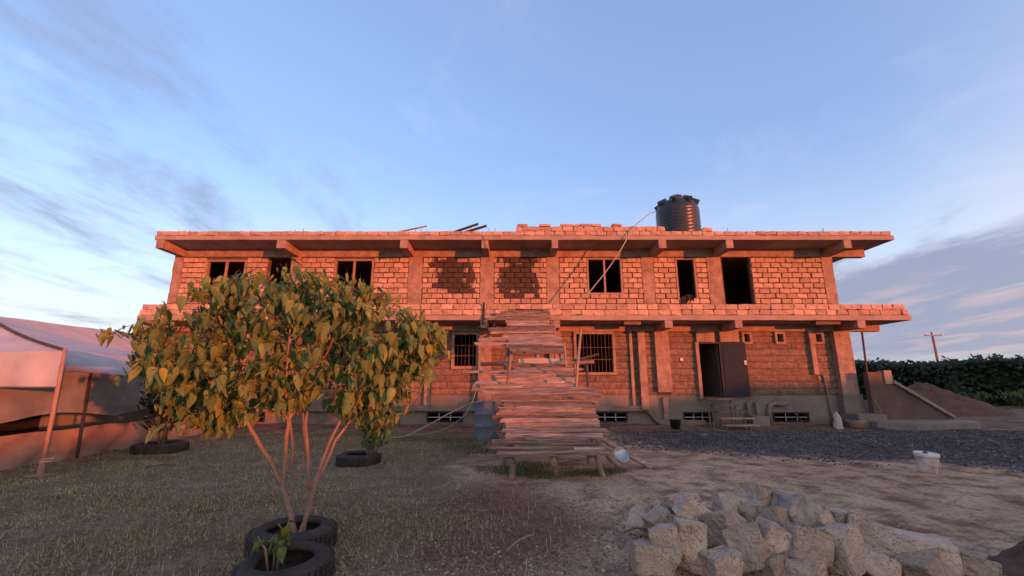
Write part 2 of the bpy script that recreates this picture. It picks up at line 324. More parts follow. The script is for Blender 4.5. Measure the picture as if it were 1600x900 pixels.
    L.new(mm('ADD', mm('MULTIPLY', nz(7, 8), 0.7), mm('MULTIPLY', nz(38, 4), 0.3)), bp.inputs['Height']); L.new(bp.outputs[0], b.inputs['Normal'])
    return m
mt['ground'] = ground_material()
tag(link('ground', gm.mesh('ground', 'ground', True)), kind='structure')

# ------------------------------------------------------------------ the unfinished building
WY = 16.70                 # face of the front wall
FY = 15.50                 # front edge of the slabs
bld = thing('unfinished_building', 'long two-storey bare stone building with concrete slabs, still under construction', 'building', (0, WY, 0))
U_OPEN = [(-12.19, -10.64, 4.89, 6.33), (-9.75, -8.82, 3.93, 6.45), (-7.06, -5.55, 4.94, 6.36), (3.01, 4.36, 4.97, 6.41), (6.55, 7.30, 4.75, 6.41), (8.41, 9.52, 3.93, 6.46)]
U_COL = [(-13.5, -13.18), (-8.80, -8.45), (-4.10, -3.58), (-1.25, -0.73), (1.40, 1.85), (5.20, 5.62), (7.80, 8.32), (12.40, 12.78)]
G_OPEN = [(2.46, 3.86, 1.92, 3.40), (7.13, 7.95, 1.03, 3.03), (8.93, 9.13, 3.07, 3.40), (10.20, 10.42, 3.07, 3.40), (11.68, 11.90, 3.07, 3.40), (-2.22, -1.36, 2.15, 3.38),
          (-7.0, -5.6, 1.92, 3.40), (-11.6, -10.2, 1.92, 3.40)]
VENTS = [(3.04, 4.25), (6.40, 7.40), (9.72, 11.0), (-3.13, -1.85), (-5.35, -4.45), (-10.2, -9.2)]
G_OPEN += [(a, b, 0.15, 0.45) for a, b in VENTS]
def holed(mb, x0, x1, z0, z1, y0, y1, holes):
    xs = sorted({x0, x1} | {v for h in holes for v in h[:2] if x0 < v < x1}); zs = sorted({z0, z1} | {v for h in holes for v in h[2:] if z0 < v < z1})
    for a, b in zip(xs, xs[1:]):
        run = None
        for c, d in zip(zs, zs[1:]):
            solid = not any(h[0] < (a + b) / 2 < h[1] and h[2] < (c + d) / 2 < h[3] for h in holes)
            if solid: run = (run[0], d) if run else (c, d)
            if (not solid or d == zs[-1]) and run: mb.box(a, b, y0, y1, run[0], run[1]); run = None
    return mb
upper_wall = part('upper_wall', holed(MB(), -13.5, 12.78, 3.94, 6.47, WY + 0.03, WY + 0.21, U_OPEN), 'mortar', bld)
ground_wall = part('ground_wall', holed(MB(), -13.5, 12.85, -0.2, 3.47, WY + 0.03, WY + 0.23, G_OPEN), 'plaster', bld)
inner = MB()
for z0, z1 in ((-0.2, 3.74), (3.94, 6.79)):
    inner.box(-13.5, -13.3, WY + 0.25, 26.6, z0, z1).box(12.6, 12.8, WY + 0.25, 26.6, z0, z1).box(-13.28, 12.58, 26.4, 26.6, z0, z1)
    for x in (-8.6, -3.9, 1.6, 5.4, 8.1): inner.box(x - 0.1, x + 0.1, WY + 0.25, 22.0, z0, z1)
    inner.box(-13.28, 12.58, 22.01, 22.2, z0, z1)
part('inner_walls', inner, 'inside', bld)
part('ground_floor', MB().box(-13.29, 12.59, WY + 0.24, 26.39, 0.8, 0.95), 'inside', bld)
def slab(name, x0, x1, z0, z1):
    mb = MB(); n = 90                     # ragged cast edge
    fr = [(x0 + (x1 - x0) * i / n, FY + 0.012 * fbm(i * 0.7, z0), 0.012 * fbm(i * 0.5, z0 + 9), 0.012 * fbm(i * 0.6, z0 + 5)) for i in range(n + 1)]
    for i in range(n):
        (a, ya, b0, t0), (b, yb, b1, t1) = fr[i], fr[i + 1]
        mb.add([(a, ya, z0 + b0), (b, yb, z0 + b1), (b, yb, z1 + t1), (a, ya, z1 + t0), (a, 27.4, z0), (b, 27.4, z0), (b, 27.4, z1), (a, 27.4, z1)],
               [(0, 1, 2, 3), (3, 2, 6, 7), (1, 0, 4, 5), (5, 4, 7, 6)])
    mb.add([(x0, FY, z0), (x0, FY, z1), (x0, 27.4, z1), (x0, 27.4, z0)], [(0, 1, 2, 3)]); mb.add([(x1, FY, z0), (x1, FY, z1), (x1, 27.4, z1), (x1, 27.4, z0)], [(3, 2, 1, 0)])
    return part(name, mb, 'slab', bld)
floor_slab = slab('floor_slab', -13.55, 14.43, 3.75, 3.93)
roof_slab = slab('roof_slab', -13.45, 14.39, 6.80, 6.97)
BEAMS = [(-13.36, -13.08), (-8.83, -8.52), (-4.20, -3.92), (-1.14, -0.89), (1.49, 1.73), (5.51, 5.79), (8.04, 8.30), (12.46, 12.74)]
for z0, z1, rz in ((3.47, 3.76, 3.48), (6.47, 6.81, 6.475)):
    for i, (a, b) in enumerate(BEAMS):
        y0 = FY - 0.006; mb = MB()
        mb.add([(a, y0, z0), (b, y0, z0), (b, y0, z1 - 0.02), (a, y0, z1 - 0.02), (a, WY - 0.055, z0 + 0.0), (b, WY - 0.055, z0), (b, WY - 0.055, z1), (a, WY - 0.055, z1)],
               [(0, 1, 2, 3), (1, 5, 6, 2), (0, 3, 7, 4), (0, 4, 5, 1), (2, 6, 7, 3), (4, 7, 6, 5)])
        part('cantilever_beam', mb, 'concrete', bld)
    part('ring_beam', MB().box(-13.5, 14.2 if z0 < 4 else 14.15, WY - 0.05, WY + 0.20, rz, z1), 'concrete', bld)
for a, b in U_COL:
    mb = MB(); n = 12
    for i in range(n):
        za, zb = 3.94 + 2.53 * i / n, 3.94 + 2.53 * (i + 1) / n
        mb.box(a - random.uniform(0, 0.035), b + random.uniform(0, 0.035), WY - 0.035 + random.uniform(-.006, .006), WY + 0.1, za, zb)
    part('column', mb, 'concrete', bld)
PIL = [(12.25, 12.86, -0.1, 3.475, .24), (11.38, 11.56, 1.85, 3.475, .13), (5.45, 5.98, 1.2, 3.475, .16), (4.78, 5.05, .58, 3.475, .24), (4.49, 4.60, .71, 3.475, .09),
       (7.00, 7.12, 0.95, 3.06, .12), (-1.27, -0.78, .72, 3.475, .18), (-3.28, -3.06, .72, 1.5, .12), (-13.5, -13.1, .72, 3.475, .2), (-8.8, -8.4, .72, 3.475, .18), (-4.15, -3.7, .72, 3.475, .16),
       (1.42, 1.85, .72, 3.475, .18), (5.62, 5.80, 0.22, 1.0, .10)]
for a, b, c, d, p in PIL:
    mb = MB(); n = 7
    for i in range(n):
        za, zb = c + (d - c) * i / n, c + (d - c) * (i + 1) / n
        mb.add([(a, WY - p, za), (b, WY - p, za), (b, WY - p, zb), (a, WY - p, zb), (a, WY + .04, za), (b, WY + .04, za), (b, WY + .04, zb), (a, WY + .04, zb)], [(0, 1, 2, 3), (1, 5, 6, 2), (0, 3, 7, 4)])
    mb.add([(a, WY - p, c), (b, WY - p, c), (b, WY + .04, c), (a, WY + .04, c)], [(0, 3, 2, 1)]); mb.add([(a, WY - p, d), (b, WY - p, d), (b, WY + .04, d), (a, WY + .04, d)], [(0, 1, 2, 3)])
    part('pilaster', mb, 'concrete', bld)
part('column_base', MB().box(12.18, 12.92, WY - 0.31, WY + .04, -0.1, 1.12, 0.01), 'plaster', bld)
for a, b in ((7.06, 7.76), (7.97, 8.68)): part('door_header', MB().box(a, b, WY - 0.12, WY + .05, 3.07, 3.474), 'concrete', bld)
part('joint_mortar', holed(MB(), -13.1, 12.25, 1.09, 3.465, WY + .021, WY + .029, [(o[0] - .05, o[1] + .05, o[2] - .05, o[3] + .05) for o in G_OPEN]), 'mortar', bld)
# cut-stone blocks of the upper wall, laid in courses; eight shared shapes
def block_mesh(seed):
    random.seed(seed); bm = bmesh.new(); bmesh.ops.create_cube(bm, size=1.0)
    bmesh.ops.bevel(bm, geom=bm.edges[:], offset=0.075, segments=1, affect='EDGES')
    for v in bm.verts:
        v.co.x += random.uniform(-.032, .028); v.co.z += random.uniform(-.075, .06); v.co.y += random.uniform(-.16, .08)
    me = bpy.data.meshes.new('stone_block'); bm.to_mesh(me); bm.free(); me.materials.append(mt['block']); return me
BM = [block_mesh(s) for s in range(10)]
random.seed(11)
def row(x0, x1, z, h, solids, off, L=0.40):
    """pieces (xa, xb) of one course between x0 and x1 that avoid the closed spans"""
    spans = [(x0, x1)]
    for a, b in solids:
        nxt = []
        for p, q in spans:
            if b <= p or a >= q: nxt.append((p, q)); continue
            if a > p: nxt.append((p, a))
            if b < q: nxt.append((b, q))
        spans = nxt
    out = []
    for p, q in spans:
        x = p; w = off if off > 0.12 else L
        while x < q - 0.05:
            e = min(x + w, q)
            if q - e < 0.11: e = q
            out.append((x, e)); x = e; w = L + random.uniform(-.035, .035)
    return out
blocks = []
z = 4.36; k = 0
while z < 6.46:
    h = min(0.207, 6.468 - z)
    cut = [(a - .02, b + .02) for a, b in U_COL] + [(o[0] - .03, o[1] + .03) for o in U_OPEN if o[2] < z + h * .7 and o[3] > z + h * .3]
    blocks += [(a, b, z, h) for a, b in row(-13.2, 12.45, z, h, cut, 0.2 if k % 2 else 0.0) if b - a > .06]
    z += 0.209; k += 1
def vis(b):                            # blocks the tree and the parapet leave in sight come first
    x, zz = (b[0] + b[1]) / 2, b[2]
    return (zz < 4.5) * 2 + (-9 < x < -4.4 and zz < 5.3) + (x < -9 and zz < 4.9) + (b[1] - b[0] < .2) * .5
blocks.sort(key=vis); rest = MB()
for i, (a, b, zz, h) in enumerate(blocks):
    jx = (random.uniform(-.006, .006), random.uniform(-.012, .008))
    if i < 300:
        o = link('stone_block', random.choice(BM), upper_wall, ((a + b) / 2 + jx[0], WY + .035 + jx[1], zz + h / 2), (0, random.uniform(-.012, .012), random.uniform(-.02, .02)), (b - a - .036, .10, h - .032))
    else:
        t = len(rest.v); me = random.choice(BM)
        rest.add([((a + b) / 2 + v.co.x * (b - a - .02), WY + .035 + jx[1] + v.co.y * .1, zz + h / 2 + v.co.z * (h - .026)) for v in me.vertices], [tuple(p.vertices) for p in me.polygons])
o = link('stone_blocks', rest.mesh('stone_blocks', 'block'), upper_wall); o['kind'] = 'stuff'
# the sills' plaster, the courses of dressed stone on the ground floor
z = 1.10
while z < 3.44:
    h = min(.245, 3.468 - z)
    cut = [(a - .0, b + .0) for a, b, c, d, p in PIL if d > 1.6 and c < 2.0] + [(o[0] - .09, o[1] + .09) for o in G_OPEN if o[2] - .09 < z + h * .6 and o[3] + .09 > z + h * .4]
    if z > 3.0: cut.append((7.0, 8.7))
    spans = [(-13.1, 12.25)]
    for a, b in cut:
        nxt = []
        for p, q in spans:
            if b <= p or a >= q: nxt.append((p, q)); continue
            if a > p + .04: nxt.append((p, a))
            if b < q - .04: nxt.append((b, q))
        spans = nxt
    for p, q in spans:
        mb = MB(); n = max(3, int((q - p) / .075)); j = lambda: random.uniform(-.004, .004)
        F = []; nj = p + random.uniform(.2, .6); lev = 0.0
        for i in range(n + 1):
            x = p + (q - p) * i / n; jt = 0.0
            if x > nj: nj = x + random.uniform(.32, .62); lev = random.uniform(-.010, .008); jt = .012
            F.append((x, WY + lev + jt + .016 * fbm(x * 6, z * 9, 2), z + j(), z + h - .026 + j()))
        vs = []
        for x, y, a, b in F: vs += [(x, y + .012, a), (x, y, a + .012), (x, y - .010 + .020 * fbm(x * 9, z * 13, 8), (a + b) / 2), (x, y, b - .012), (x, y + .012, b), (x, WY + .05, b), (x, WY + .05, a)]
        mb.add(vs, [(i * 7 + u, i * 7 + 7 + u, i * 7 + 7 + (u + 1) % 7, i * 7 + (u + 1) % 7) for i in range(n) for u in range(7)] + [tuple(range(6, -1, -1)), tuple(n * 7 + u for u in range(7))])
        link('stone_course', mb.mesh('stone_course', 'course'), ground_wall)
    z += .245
# parapet blocks standing on the slab edges
def parapet(slab_o, x0, x1, z, h, off, drop=0.0, y=FY + .10, d=.19):
    for a, b in row(x0, x1, z, h, [], off):
        if random.random() < drop: continue
        link('parapet_block', random.choice(BM), slab_o, ((a + b) / 2, y + random.uniform(-.012, .012), z + h / 2), (0, random.uniform(-.012, .012), random.uniform(-.03, .03)), (b - a - .010, d, h - .006))
parapet(floor_slab, -13.5, 14.36, 3.938, .197, 0.0); parapet(floor_slab, -13.44, 14.28, 4.137, .197, 0.2)
parapet(roof_slab, -13.42, 14.32, 6.978, .160, 0.0)
parapet(roof_slab, 0.15, 5.8, 7.140, .19, 0.2)
parapet(roof_slab, 0.2, 5.0, 7.332, .10, 0.0, 0.35); parapet(roof_slab, 2.4, 3.3, 7.332, .15, 0.15, y=FY + .34); parapet(roof_slab, 7.2, 7.6, 7.140, .15, 0.0)
# windows
def frame_rect(mb, x0, x1, z0, z1, t, y0, y1):
    mb.box(x0, x0 + t, y0, y1, z0, z1).box(x1 - t, x1, y0, y1, z0, z1).box(x0 + t, x1 - t, y0, y1, z1 - t, z1).box(x0 + t, x1 - t, y0, y1, z0, z0 + t); return mb
for i, (a, b, c, d) in enumerate(U_OPEN):
    if i in (1, 5): continue
    w = part('window_frame', frame_rect(MB(), a - .03, b + .03, c - .03, d + .02, .07, WY - .03, WY + .12), 'frame', bld)
    if i != 4: link('mullion', MB().box((a + b) / 2 - .035, (a + b) / 2 + .035, WY - .012, WY + .07, c + .04, d - .05).mesh('mullion', 'frame'), w)
for a, b, c, d in G_OPEN[:1] + G_OPEN[5:8]:
    w = part('barred_window', frame_rect(MB(), a - .09, b + .09, c - .09, d + .07, .1, WY - .07, WY + .1), 'concrete', bld)
    n = int((b - a) / .13)
    for j in range(1, n): link('bar', MB().tube([(a + (b - a) * j / n, WY + .02, c), (a + (b - a) * j / n, WY + .02, d)], .010 if j % 4 else .02, 5).mesh('bar', 'rustbar'), w)
    for zz in (c + (d - c) * .33, c + (d - c) * .64): link('cross_bar', MB().box(a, b, WY + .0, WY + .015, zz - .014, zz + .014).mesh('cross_bar', 'rustbar'), w)
for a, b, c, d in G_OPEN[2:5]:
    part('small_window', frame_rect(MB(), a - .09, b + .09, c - .08, d + .06, .085, WY - .07, WY + .1), 'concrete', bld)
for a, b in VENTS:
    w = part('vent', frame_rect(MB(), a - .03, b + .03, .12, .48, .045, WY - .02, WY + .1), 'darkmetal', bld)
    for j in (1, 2): link('bar', MB().box(a + (b - a) * j / 3 - .012, a + (b - a) * j / 3 + .012, WY - .01, WY + .03, .165, .435).mesh('bar', 'zinc'), w)
    link('cross_bar', MB().box(a + .01, b - .01, WY + .032, WY + .045, .28, .305).mesh('cross_bar', 'zinc'), w)
# door: open steel leaf hinged on the right jamb
door = part('door', frame_rect(MB(), 7.12, 7.98, 1.0, 3.05, .04, WY - .02, WY + .1), 'darkmetal', bld)
leaf = MB().box(0, .86, 0, .035, 1.03, 3.04)
for zz in (1.15, 1.75, 2.35): leaf.box(.06, .80, -.012, -.001, zz, zz + .52)
lf = link('door_leaf', leaf.mesh('door_leaf', 'darkmetal'), door, (7.99, WY - .03, 0), (0, 0, R(-14)))
lk = link('lock_plate', MB().box(.76, .84, -.03, -.0125, 2.2, 2.36).mesh('lock_plate', 'white'), door, (7.99, WY - .03, 0), (0, 0, R(-14)))
part('switch_box', MB().box(6.40, 6.50, WY - .06, WY, 2.36, 2.46), 'white', bld)
# plinth ledge that drops in a curve to the foot of the wall
pts = [(-13.5, .61)] + [(x, .61) for x in spaced(-12, 4.7, 20)] + [(4.95, .60), (5.10, .53), (5.20, .40), (5.30, .25), (5.45, .15), (5.7, .12), (6.4, .115), (7.1, .11)]
mb = MB(); vs = []
for i, p in enumerate(pts):
    a, b = pts[max(i - 1, 0)], pts[min(i + 1, len(pts) - 1)]; t = Vector((b[0] - a[0], b[1] - a[1])).normalized(); nrm = Vector((-t.y, t.x)) * .09
    q0, q1 = (p[0] + nrm.x, p[1] + nrm.y), (p[0] - nrm.x, p[1] - nrm.y)
    vs += [(q0[0], WY + .04, q0[1]), (q0[0], WY - .15, q0[1]), (q1[0], WY - .15, q1[1]), (q1[0], WY + .04, q1[1])]
mb.add(vs, [(i * 4 + u, i * 4 + u + 1, i * 4 + 5 + u, i * 4 + 4 + u) for i in range(len(pts) - 1) for u in range(3)] + [(0, 3, 2, 1), tuple(len(vs) - 4 + u for u in range(4))])
part('plinth_ledge', mb, 'plaster', bld)
# plastered pipe chases by the foot of the wall
for pth, r in (([(8.75, WY - .1, .0), (8.75, WY - .1, .72), (8.75, WY - .02, .8)], .07), ([(9.08, WY - .1, .0), (9.08, WY - .1, .72), (9.08, WY - .02, .8)], .07),
               ([(9.52, WY - .07, .0), (9.52, WY - .07, .55), (9.60, WY - .07, .74), (9.78, WY - .07, .80), (10.0, WY - .07, .76), (10.25, WY - .05, .80)], .085),
               ([(11.75, WY - .04, 1.86), (11.78, WY - .05, 1.4), (11.84, WY - .05, .7), (11.84, WY - .05, 0.)], .035)):
    part('pipe', MB().tube(pth, r, 8), 'plaster', bld, True)
part('gully_box', MB().box(8.6, 9.2, WY - .62, WY - .15, -.05, .38, .008), 'plaster', bld)
part('gully_box', MB().box(11.95, 12.95, WY - 1.15, WY - .35, -.05, .47, .012), 'plaster', bld)
# starter bars and formwork left in the slab
for x0 in (-13.45, -8.85, -4.1, -1.05, 8.3, 12.6):
    for j in range(5):
        x = x0 + j * .09 + random.uniform(-.02, .02); y = WY - .1 + random.uniform(-.1, .25); h = random.uniform(.25, .5) if j != 3 else .15
        part('starter_bar', MB().tube([(x, y, 6.9), (x + random.uniform(-.02, .02), y, 7.25), (x + random.uniform(-.05, .05), y, 7.25 + h)], .011, 4), 'rustbar', bld)
for a, b, y, zt in ((4.1, 4.72, 15.72, 3.745), (11.1, 12.0, 15.7, 3.745), (-3.9, -3.0, 15.7, 3.745)):
    part('formwork_board', MB().box(a, b, y, y + .35, zt - .12, zt - .004, .01), 'plank', bld)
for pth in ([(-1.10, FY - .05, 6.95), (-1.02, FY - .07, 6.75), (-.98, FY - .05, 6.4)],): part('starter_bar', MB().tube(pth, .014, 5), 'rustbar', bld)
part('drain_pipe', MB().tube([(-1.02, FY - .06, 4.38), (-1.02, FY - .05, 3.95), (-1.04, FY - .07, 3.6)], .04, 8), 'darkmetal', bld)
# open timber steps at the door
st = thing('door_steps', 'open flight of five weathered treads below the steel door', 'steps', (7.7, 15.8, 0))
for i in range(5):
    zz = .12 + i * .205; yy = 15.05 + i * .30
    part('tread', MB().box(7.12, 8.12 + (.12 if i < 3 else 0), yy, yy + .27, zz, zz + .05, .008), 'plank', st)
    for x in (7.2, 8.02): part('leg', MB().box(x, x + .05, yy + .19, yy + .24, -.03, zz), 'pole', st)
# side stair wall with sloping coping, at the right-hand end
sw = thing('stair_wall', 'brown plastered stair wall with pale sloping coping beside the right corner', 'wall', (14.2, 16.0, 0))
prof = [(12.90, -.1), (15.55, -.1), (15.55, .34), (13.72, 1.52), (13.72, 1.92), (12.90, 1.92)]
n = len(prof)
part('wall_face', MB().add([(x, 16.0, z) for x, z in prof] + [(x, 16.22, z) for x, z in prof], [tuple(range(n)), tuple(range(2 * n - 1, n - 1, -1))] + [(i, i + n, (i + 1) % n + n, (i + 1) % n) for i in range(n)]), 'brownwall', sw)
part('coping', MB().add([(13.74, 15.90, 1.64), (15.66, 15.90, .41), (15.66, 16.32, .41), (13.74, 16.32, 1.64), (13.74, 15.90, 1.525), (15.66, 15.90, .30), (15.66, 16.32, .30), (13.74, 16.32, 1.525)], [(0, 1, 2, 3), (0, 4, 5, 1), (3, 2, 6, 7), (1, 5, 6, 2), (0, 3, 7, 4), (4, 7, 6, 5)]), 'slab', sw)
part('post', MB().box(13.46, 13.735, 15.95, 16.27, 1.50, 1.98), 'slab', sw)
base_mb = MB(); bp = [(12.3, 15.2), (13.2, 14.75), (15.2, 14.85), (15.85, 15.3), (15.9, 16.0), (15.7, 16.5), (12.3, 16.5)]
nb = len(bp); base_mb.add([(x, y, -.1) for x, y in bp] + [(x, y, .24) for x, y in bp] + [(14.1 + (x - 14.1) * .97, 15.7 + (y - 15.7) * .94, .27) for x, y in bp], [(i, (i + 1) % nb, (i + 1) % nb + nb, i + nb) for i in range(nb)] + [(i + nb, (i + 1) % nb + nb, (i + 1) % nb + 2 * nb, i + 2 * nb) for i in range(nb)] + [tuple(range(2 * nb, 3 * nb))])
part('footing', base_mb, 'plaster', sw)
part('prop', MB().tube([(13.0, 15.6, .1), (12.92, 15.93, .95)], .025, 6), 'pole', sw)
solo('steel_prop', MB().tube([(13.52, 16.9, 0.0), (13.45, 16.6, 3.47)], .035, 8), 'rustbar', 'thin rusty prop under the slab overhang at the right corner', 'prop')

# ------------------------------------------------------------------ plank ramp up to the first floor
random.seed(21)
RA, RB = (7.45, .32), (15.35, 3.95); SL = (RB[1] - RA[1]) / (RB[0] - RA[0]); ANG = math.atan(SL)
def rz(y): return RA[1] + SL * (y - RA[0])
ramp = thing('plank_ramp', 'makeshift sloping ramp of rough planks leading up to the first floor', 'ramp', (.65, 7.6, 0))
PLANKS = [(15.16, -0.41, 1.34), (14.87, -0.51, 1.33), (14.51, -0.82, 1.32), (14.18, -0.21, 1.22), (13.92, -0.17, 1.22), (13.62, -0.12, 1.35), (13.35, -0.73, 1.31), (13.1, -0.64, 1.32), (12.83, -0.27, 1.44), (12.57, -0.95, 1.43), (12.35, -0.09, 1.4), (12.16, -1.05, 1.43), (11.95, -0.09, 1.42), (11.77, -0.05, 1.4), (11.6, 0.0, 1.38),
          (10.71, -0.2, 1.46), (10.55, 0.06, 1.49), (10.4, -1.15, 1.45), (10.27, -0.15, 1.44), (10.14, -0.4, 1.44), (10.01, -0.42, 1.42), (9.88, -0.81, 1.4), (9.72, -0.85, 1.38), (9.53, -0.86, 1.73), (9.36, -0.64, 1.78), (9.2, -0.36, 1.86), (9.08, -0.21, 1.75), (8.96, -0.18, 1.64), (8.81, -0.19, 1.61), (8.7, -0.27, 1.62), (8.59, -0.28, 1.61), (8.46, -0.38, 1.62), (8.34, -0.19, 1.6), (8.18, -0.12, 1.58), (8.0, -0.18, 1.69), (7.82, -0.11, 1.56), (7.65, -0.35, 1.48), (7.51, -0.35, 1.51), (7.38, -0.24, 1.57)]
def plank_mb(L, w, t, n=8, bow=.015):
    mb = MB(); vs = []; ph = random.uniform(0, 9)
    for i in range(n + 1):
        x = L * (i / n - .5); s = bow * fbm(ph, x * .8); ww = w * (1 + .16 * fbm(ph + 3, x * 1.1)); dy = .02 * fbm(ph + 7, x * .7)
        e = random.uniform(-.03, .03) if i in (0, n) else 0
        vs += [(x + e, dy - ww / 2, s), (x - e, dy + ww / 2, s), (x - e, dy + ww / 2 - .006, s + t), (x + e, dy - ww / 2 + .006, s + t)]
    mb.add(vs, [(i * 4 + u, i * 4 + 4 + u, i * 4 + 4 + (u + 1) % 4, i * 4 + (u + 1) % 4) for i in range(n) for u in range(4)] + [(0, 1, 2, 3), (n * 4 + 3, n * 4 + 2, n * 4 + 1, n * 4)])
    return mb
ro = -Vector(ramp.location)
PY = sorted(p[0] for p in PLANKS)
def lay(y, xa, xb, lift=0.0, w=None, mat='plank'):
    if w is None:
        i_ = PY.index(y); pitch = abs(PY[min(i_ + 1, len(PY) - 1)] - PY[i_ - 1 if i_ else 0]) / (1 if i_ in (0, len(PY) - 1) else 2); w = max(.085, min(.16, pitch * .80)) * random.uniform(.78, 1.0)
    o = link('plank', plank_mb(xb - xa, w, random.uniform(.035, .055)).mesh('plank', mat), ramp, ro + Vector(((xa + xb) / 2, y + .02, rz(y) + .07 + lift + random.uniform(0, .035))),
             (ANG + random.uniform(-.10, .08), random.uniform(-.012, .012), random.uniform(-.03, .03)))
for i, (y, a, b) in enumerate(PLANKS):
    lay(y, a, b)
    if b - a > 1.5 and random.random() < .35:       # short pieces lapped over the joint
        m_ = random.uniform(a + .3, b - .3)
        lay(y + random.uniform(.05, .12), *((a + random.uniform(-.1, .2), m_) if random.random() < .5 else (m_, b + random.uniform(-.25, .12))), lift=.03, w=.13)
for y in (15.02, 14.7, 14.35, 14.05, 13.78, 13.48, 13.22, 12.97, 12.7, 12.46, 12.25, 12.05): lay(y, random.uniform(-.25, .0), random.uniform(1.2, 1.42), -.03, .11)
link('wide_board', plank_mb(1.02, .34, .05).mesh('wide_board', 'ply'), ramp, ro + Vector((.68, 10.95, rz(10.95) + .02)), (ANG + .75, 0, 0))
link('top_board', plank_mb(.98, .16, .05).mesh('top_board', 'darkmetal'), ramp, ro + Vector((.62, 15.28, rz(15.28) + .13)), (ANG, 0, 0))
for x, r in ((-.02, .05), (.66, .055), (1.30, .05)):
    part('stringer', MB().tube([(x + .03 * fbm(x, i), RA[0] - .1 + i * .8, rz(RA[0] - .1 + i * .8) - .01) for i in range(11)], r, 7), 'pole', ramp)
for p, q, r, m_ in (((-.0, 7.42, -.05), (.0, 7.50, .36), .055, 'pole'), ((.75, 7.75, -.05), (.70, 7.66, .42), .055, 'pole'), ((1.52, 7.62, -.05), (1.38, 7.7, .44), .045, 'pole'),
                    ((-.16, 8.6, -.05), (-.12, 8.62, .95), .05, 'pole'), ((1.5, 8.9, -.05), (1.42, 8.9, 1.0), .05, 'pole'), ((-.18, 9.5, -.05), (-.12, 9.5, 1.36), .05, 'darkwood'),
                    ((-.2, 10.6, -.05), (-.15, 10.6, 1.95), .05, 'darkwood'), ((1.4, 10.9, -.05), (1.4, 10.9, 2.0), .05, 'darkwood'), ((-.2, 12.0, -.05), (-.14, 12.0, 2.55), .05, 'pole'), ((1.45, 12.2, -.05), (1.4, 12.2, 2.6), .05, 'pole'),
                    ((-.15, 13.6, -.05), (-.1, 13.6, 3.2), .05, 'pole'), ((1.4, 13.8, -.05), (1.36, 13.8, 3.3), .05, 'pole'),
                    ((-.13, 9.66, 1.2), (-.03, 9.72, 2.12), .038, 'pole'), ((1.37, 9.7, 1.2), (1.55, 9.72, 2.68), .036, 'pole'), ((1.32, 10.6, 1.7), (1.27, 10.6, 2.5), .03, 'pole'), ((1.86, 10.6, .0), (1.80, 10.6, 1.95), .04, 'darkwood'),
                    ((.6, 9.9, -.05), (.62, 10.9, 1.9), .05, 'darkwood')):
    part('post', MB().tube([p, ((p[0] + q[0]) / 2 + random.uniform(-.012, .012), (p[1] + q[1]) / 2, (p[2] + q[2]) / 2), q], [r, r * .93, r * .85], 7), m_, ramp)
for p, q, r, m_ in (((1.15, 10.62, 1.98), (1.98, 10.6, 2.02), .045, 'pole'), ((1.2, 10.7, 1.86), (1.75, 10.7, 1.84), .035, 'pole'), ((-.78, 10.9, 1.98), (.05, 10.85, 2.0), .05, 'darkwood'), ((-.5, 10.8, 1.85), (-.1, 10.85, 1.7), .04, 'darkwood'), ((1.5, 10.5, 2.05), (2.1, 10.55, 2.2), .03, 'darkwood')):
    part('cross_pole', MB().tube([p, q], r, 7), m_, ramp)

# ------------------------------------------------------------------ leafy tree and plants in old tyres
def leaf_mesh(seed, curl=.25):
    random.seed(seed); prof = [(0, .02), (.06, .30), (.22, .46), (.42, .44), (.64, .30), (.84, .13), (1.0, .0)]
    vs = []; fs = []; tw = random.uniform(-.25, .25); cu = curl * random.uniform(.5, 1.5)
    for t, w in prof:
        bend = cu * t * t; ww = w * .52
        wave = random.uniform(-.03, .03)
        vs += [(-ww, bend + .16 * w + wave + tw * t * .3, -t + .10 * w), (0, bend, -t), (ww, bend + .16 * w - wave - tw * t * .3, -t + .10 * w)]
    for i in range(len(prof) - 1):
        a = i * 3; fs += [(a, a + 1, a + 4, a + 3), (a + 1, a + 2, a + 5, a + 4)]
    vs += [(-.012, 0, .0), (.012, 0, 0), (.008, -.02, .32), (-.008, -.02, .32)]; k = len(vs); fs.append((k - 4, k - 3, k - 2, k - 1))
    me = bpy.data.meshes.new('leaf'); me.from_pydata(vs, [], fs); me.update(); me.materials.append(mt['leaf']); me.shade_smooth(); return me
LEAVES = [leaf_mesh(s) for s in range(60, 70)]
random.seed(5)
SC = 4.4 / 4.75; CS = .90
def T(x, z, dy=0.0): return Vector((x * SC - .05, 4.4 + dy, 1.5 + (z - 1.5) * SC))
tree = thing('broadleaf_tree', 'young broad-leaved tree with several pinkish stems growing out of old tyres', 'tree', (-1.95, 4.4, 0))
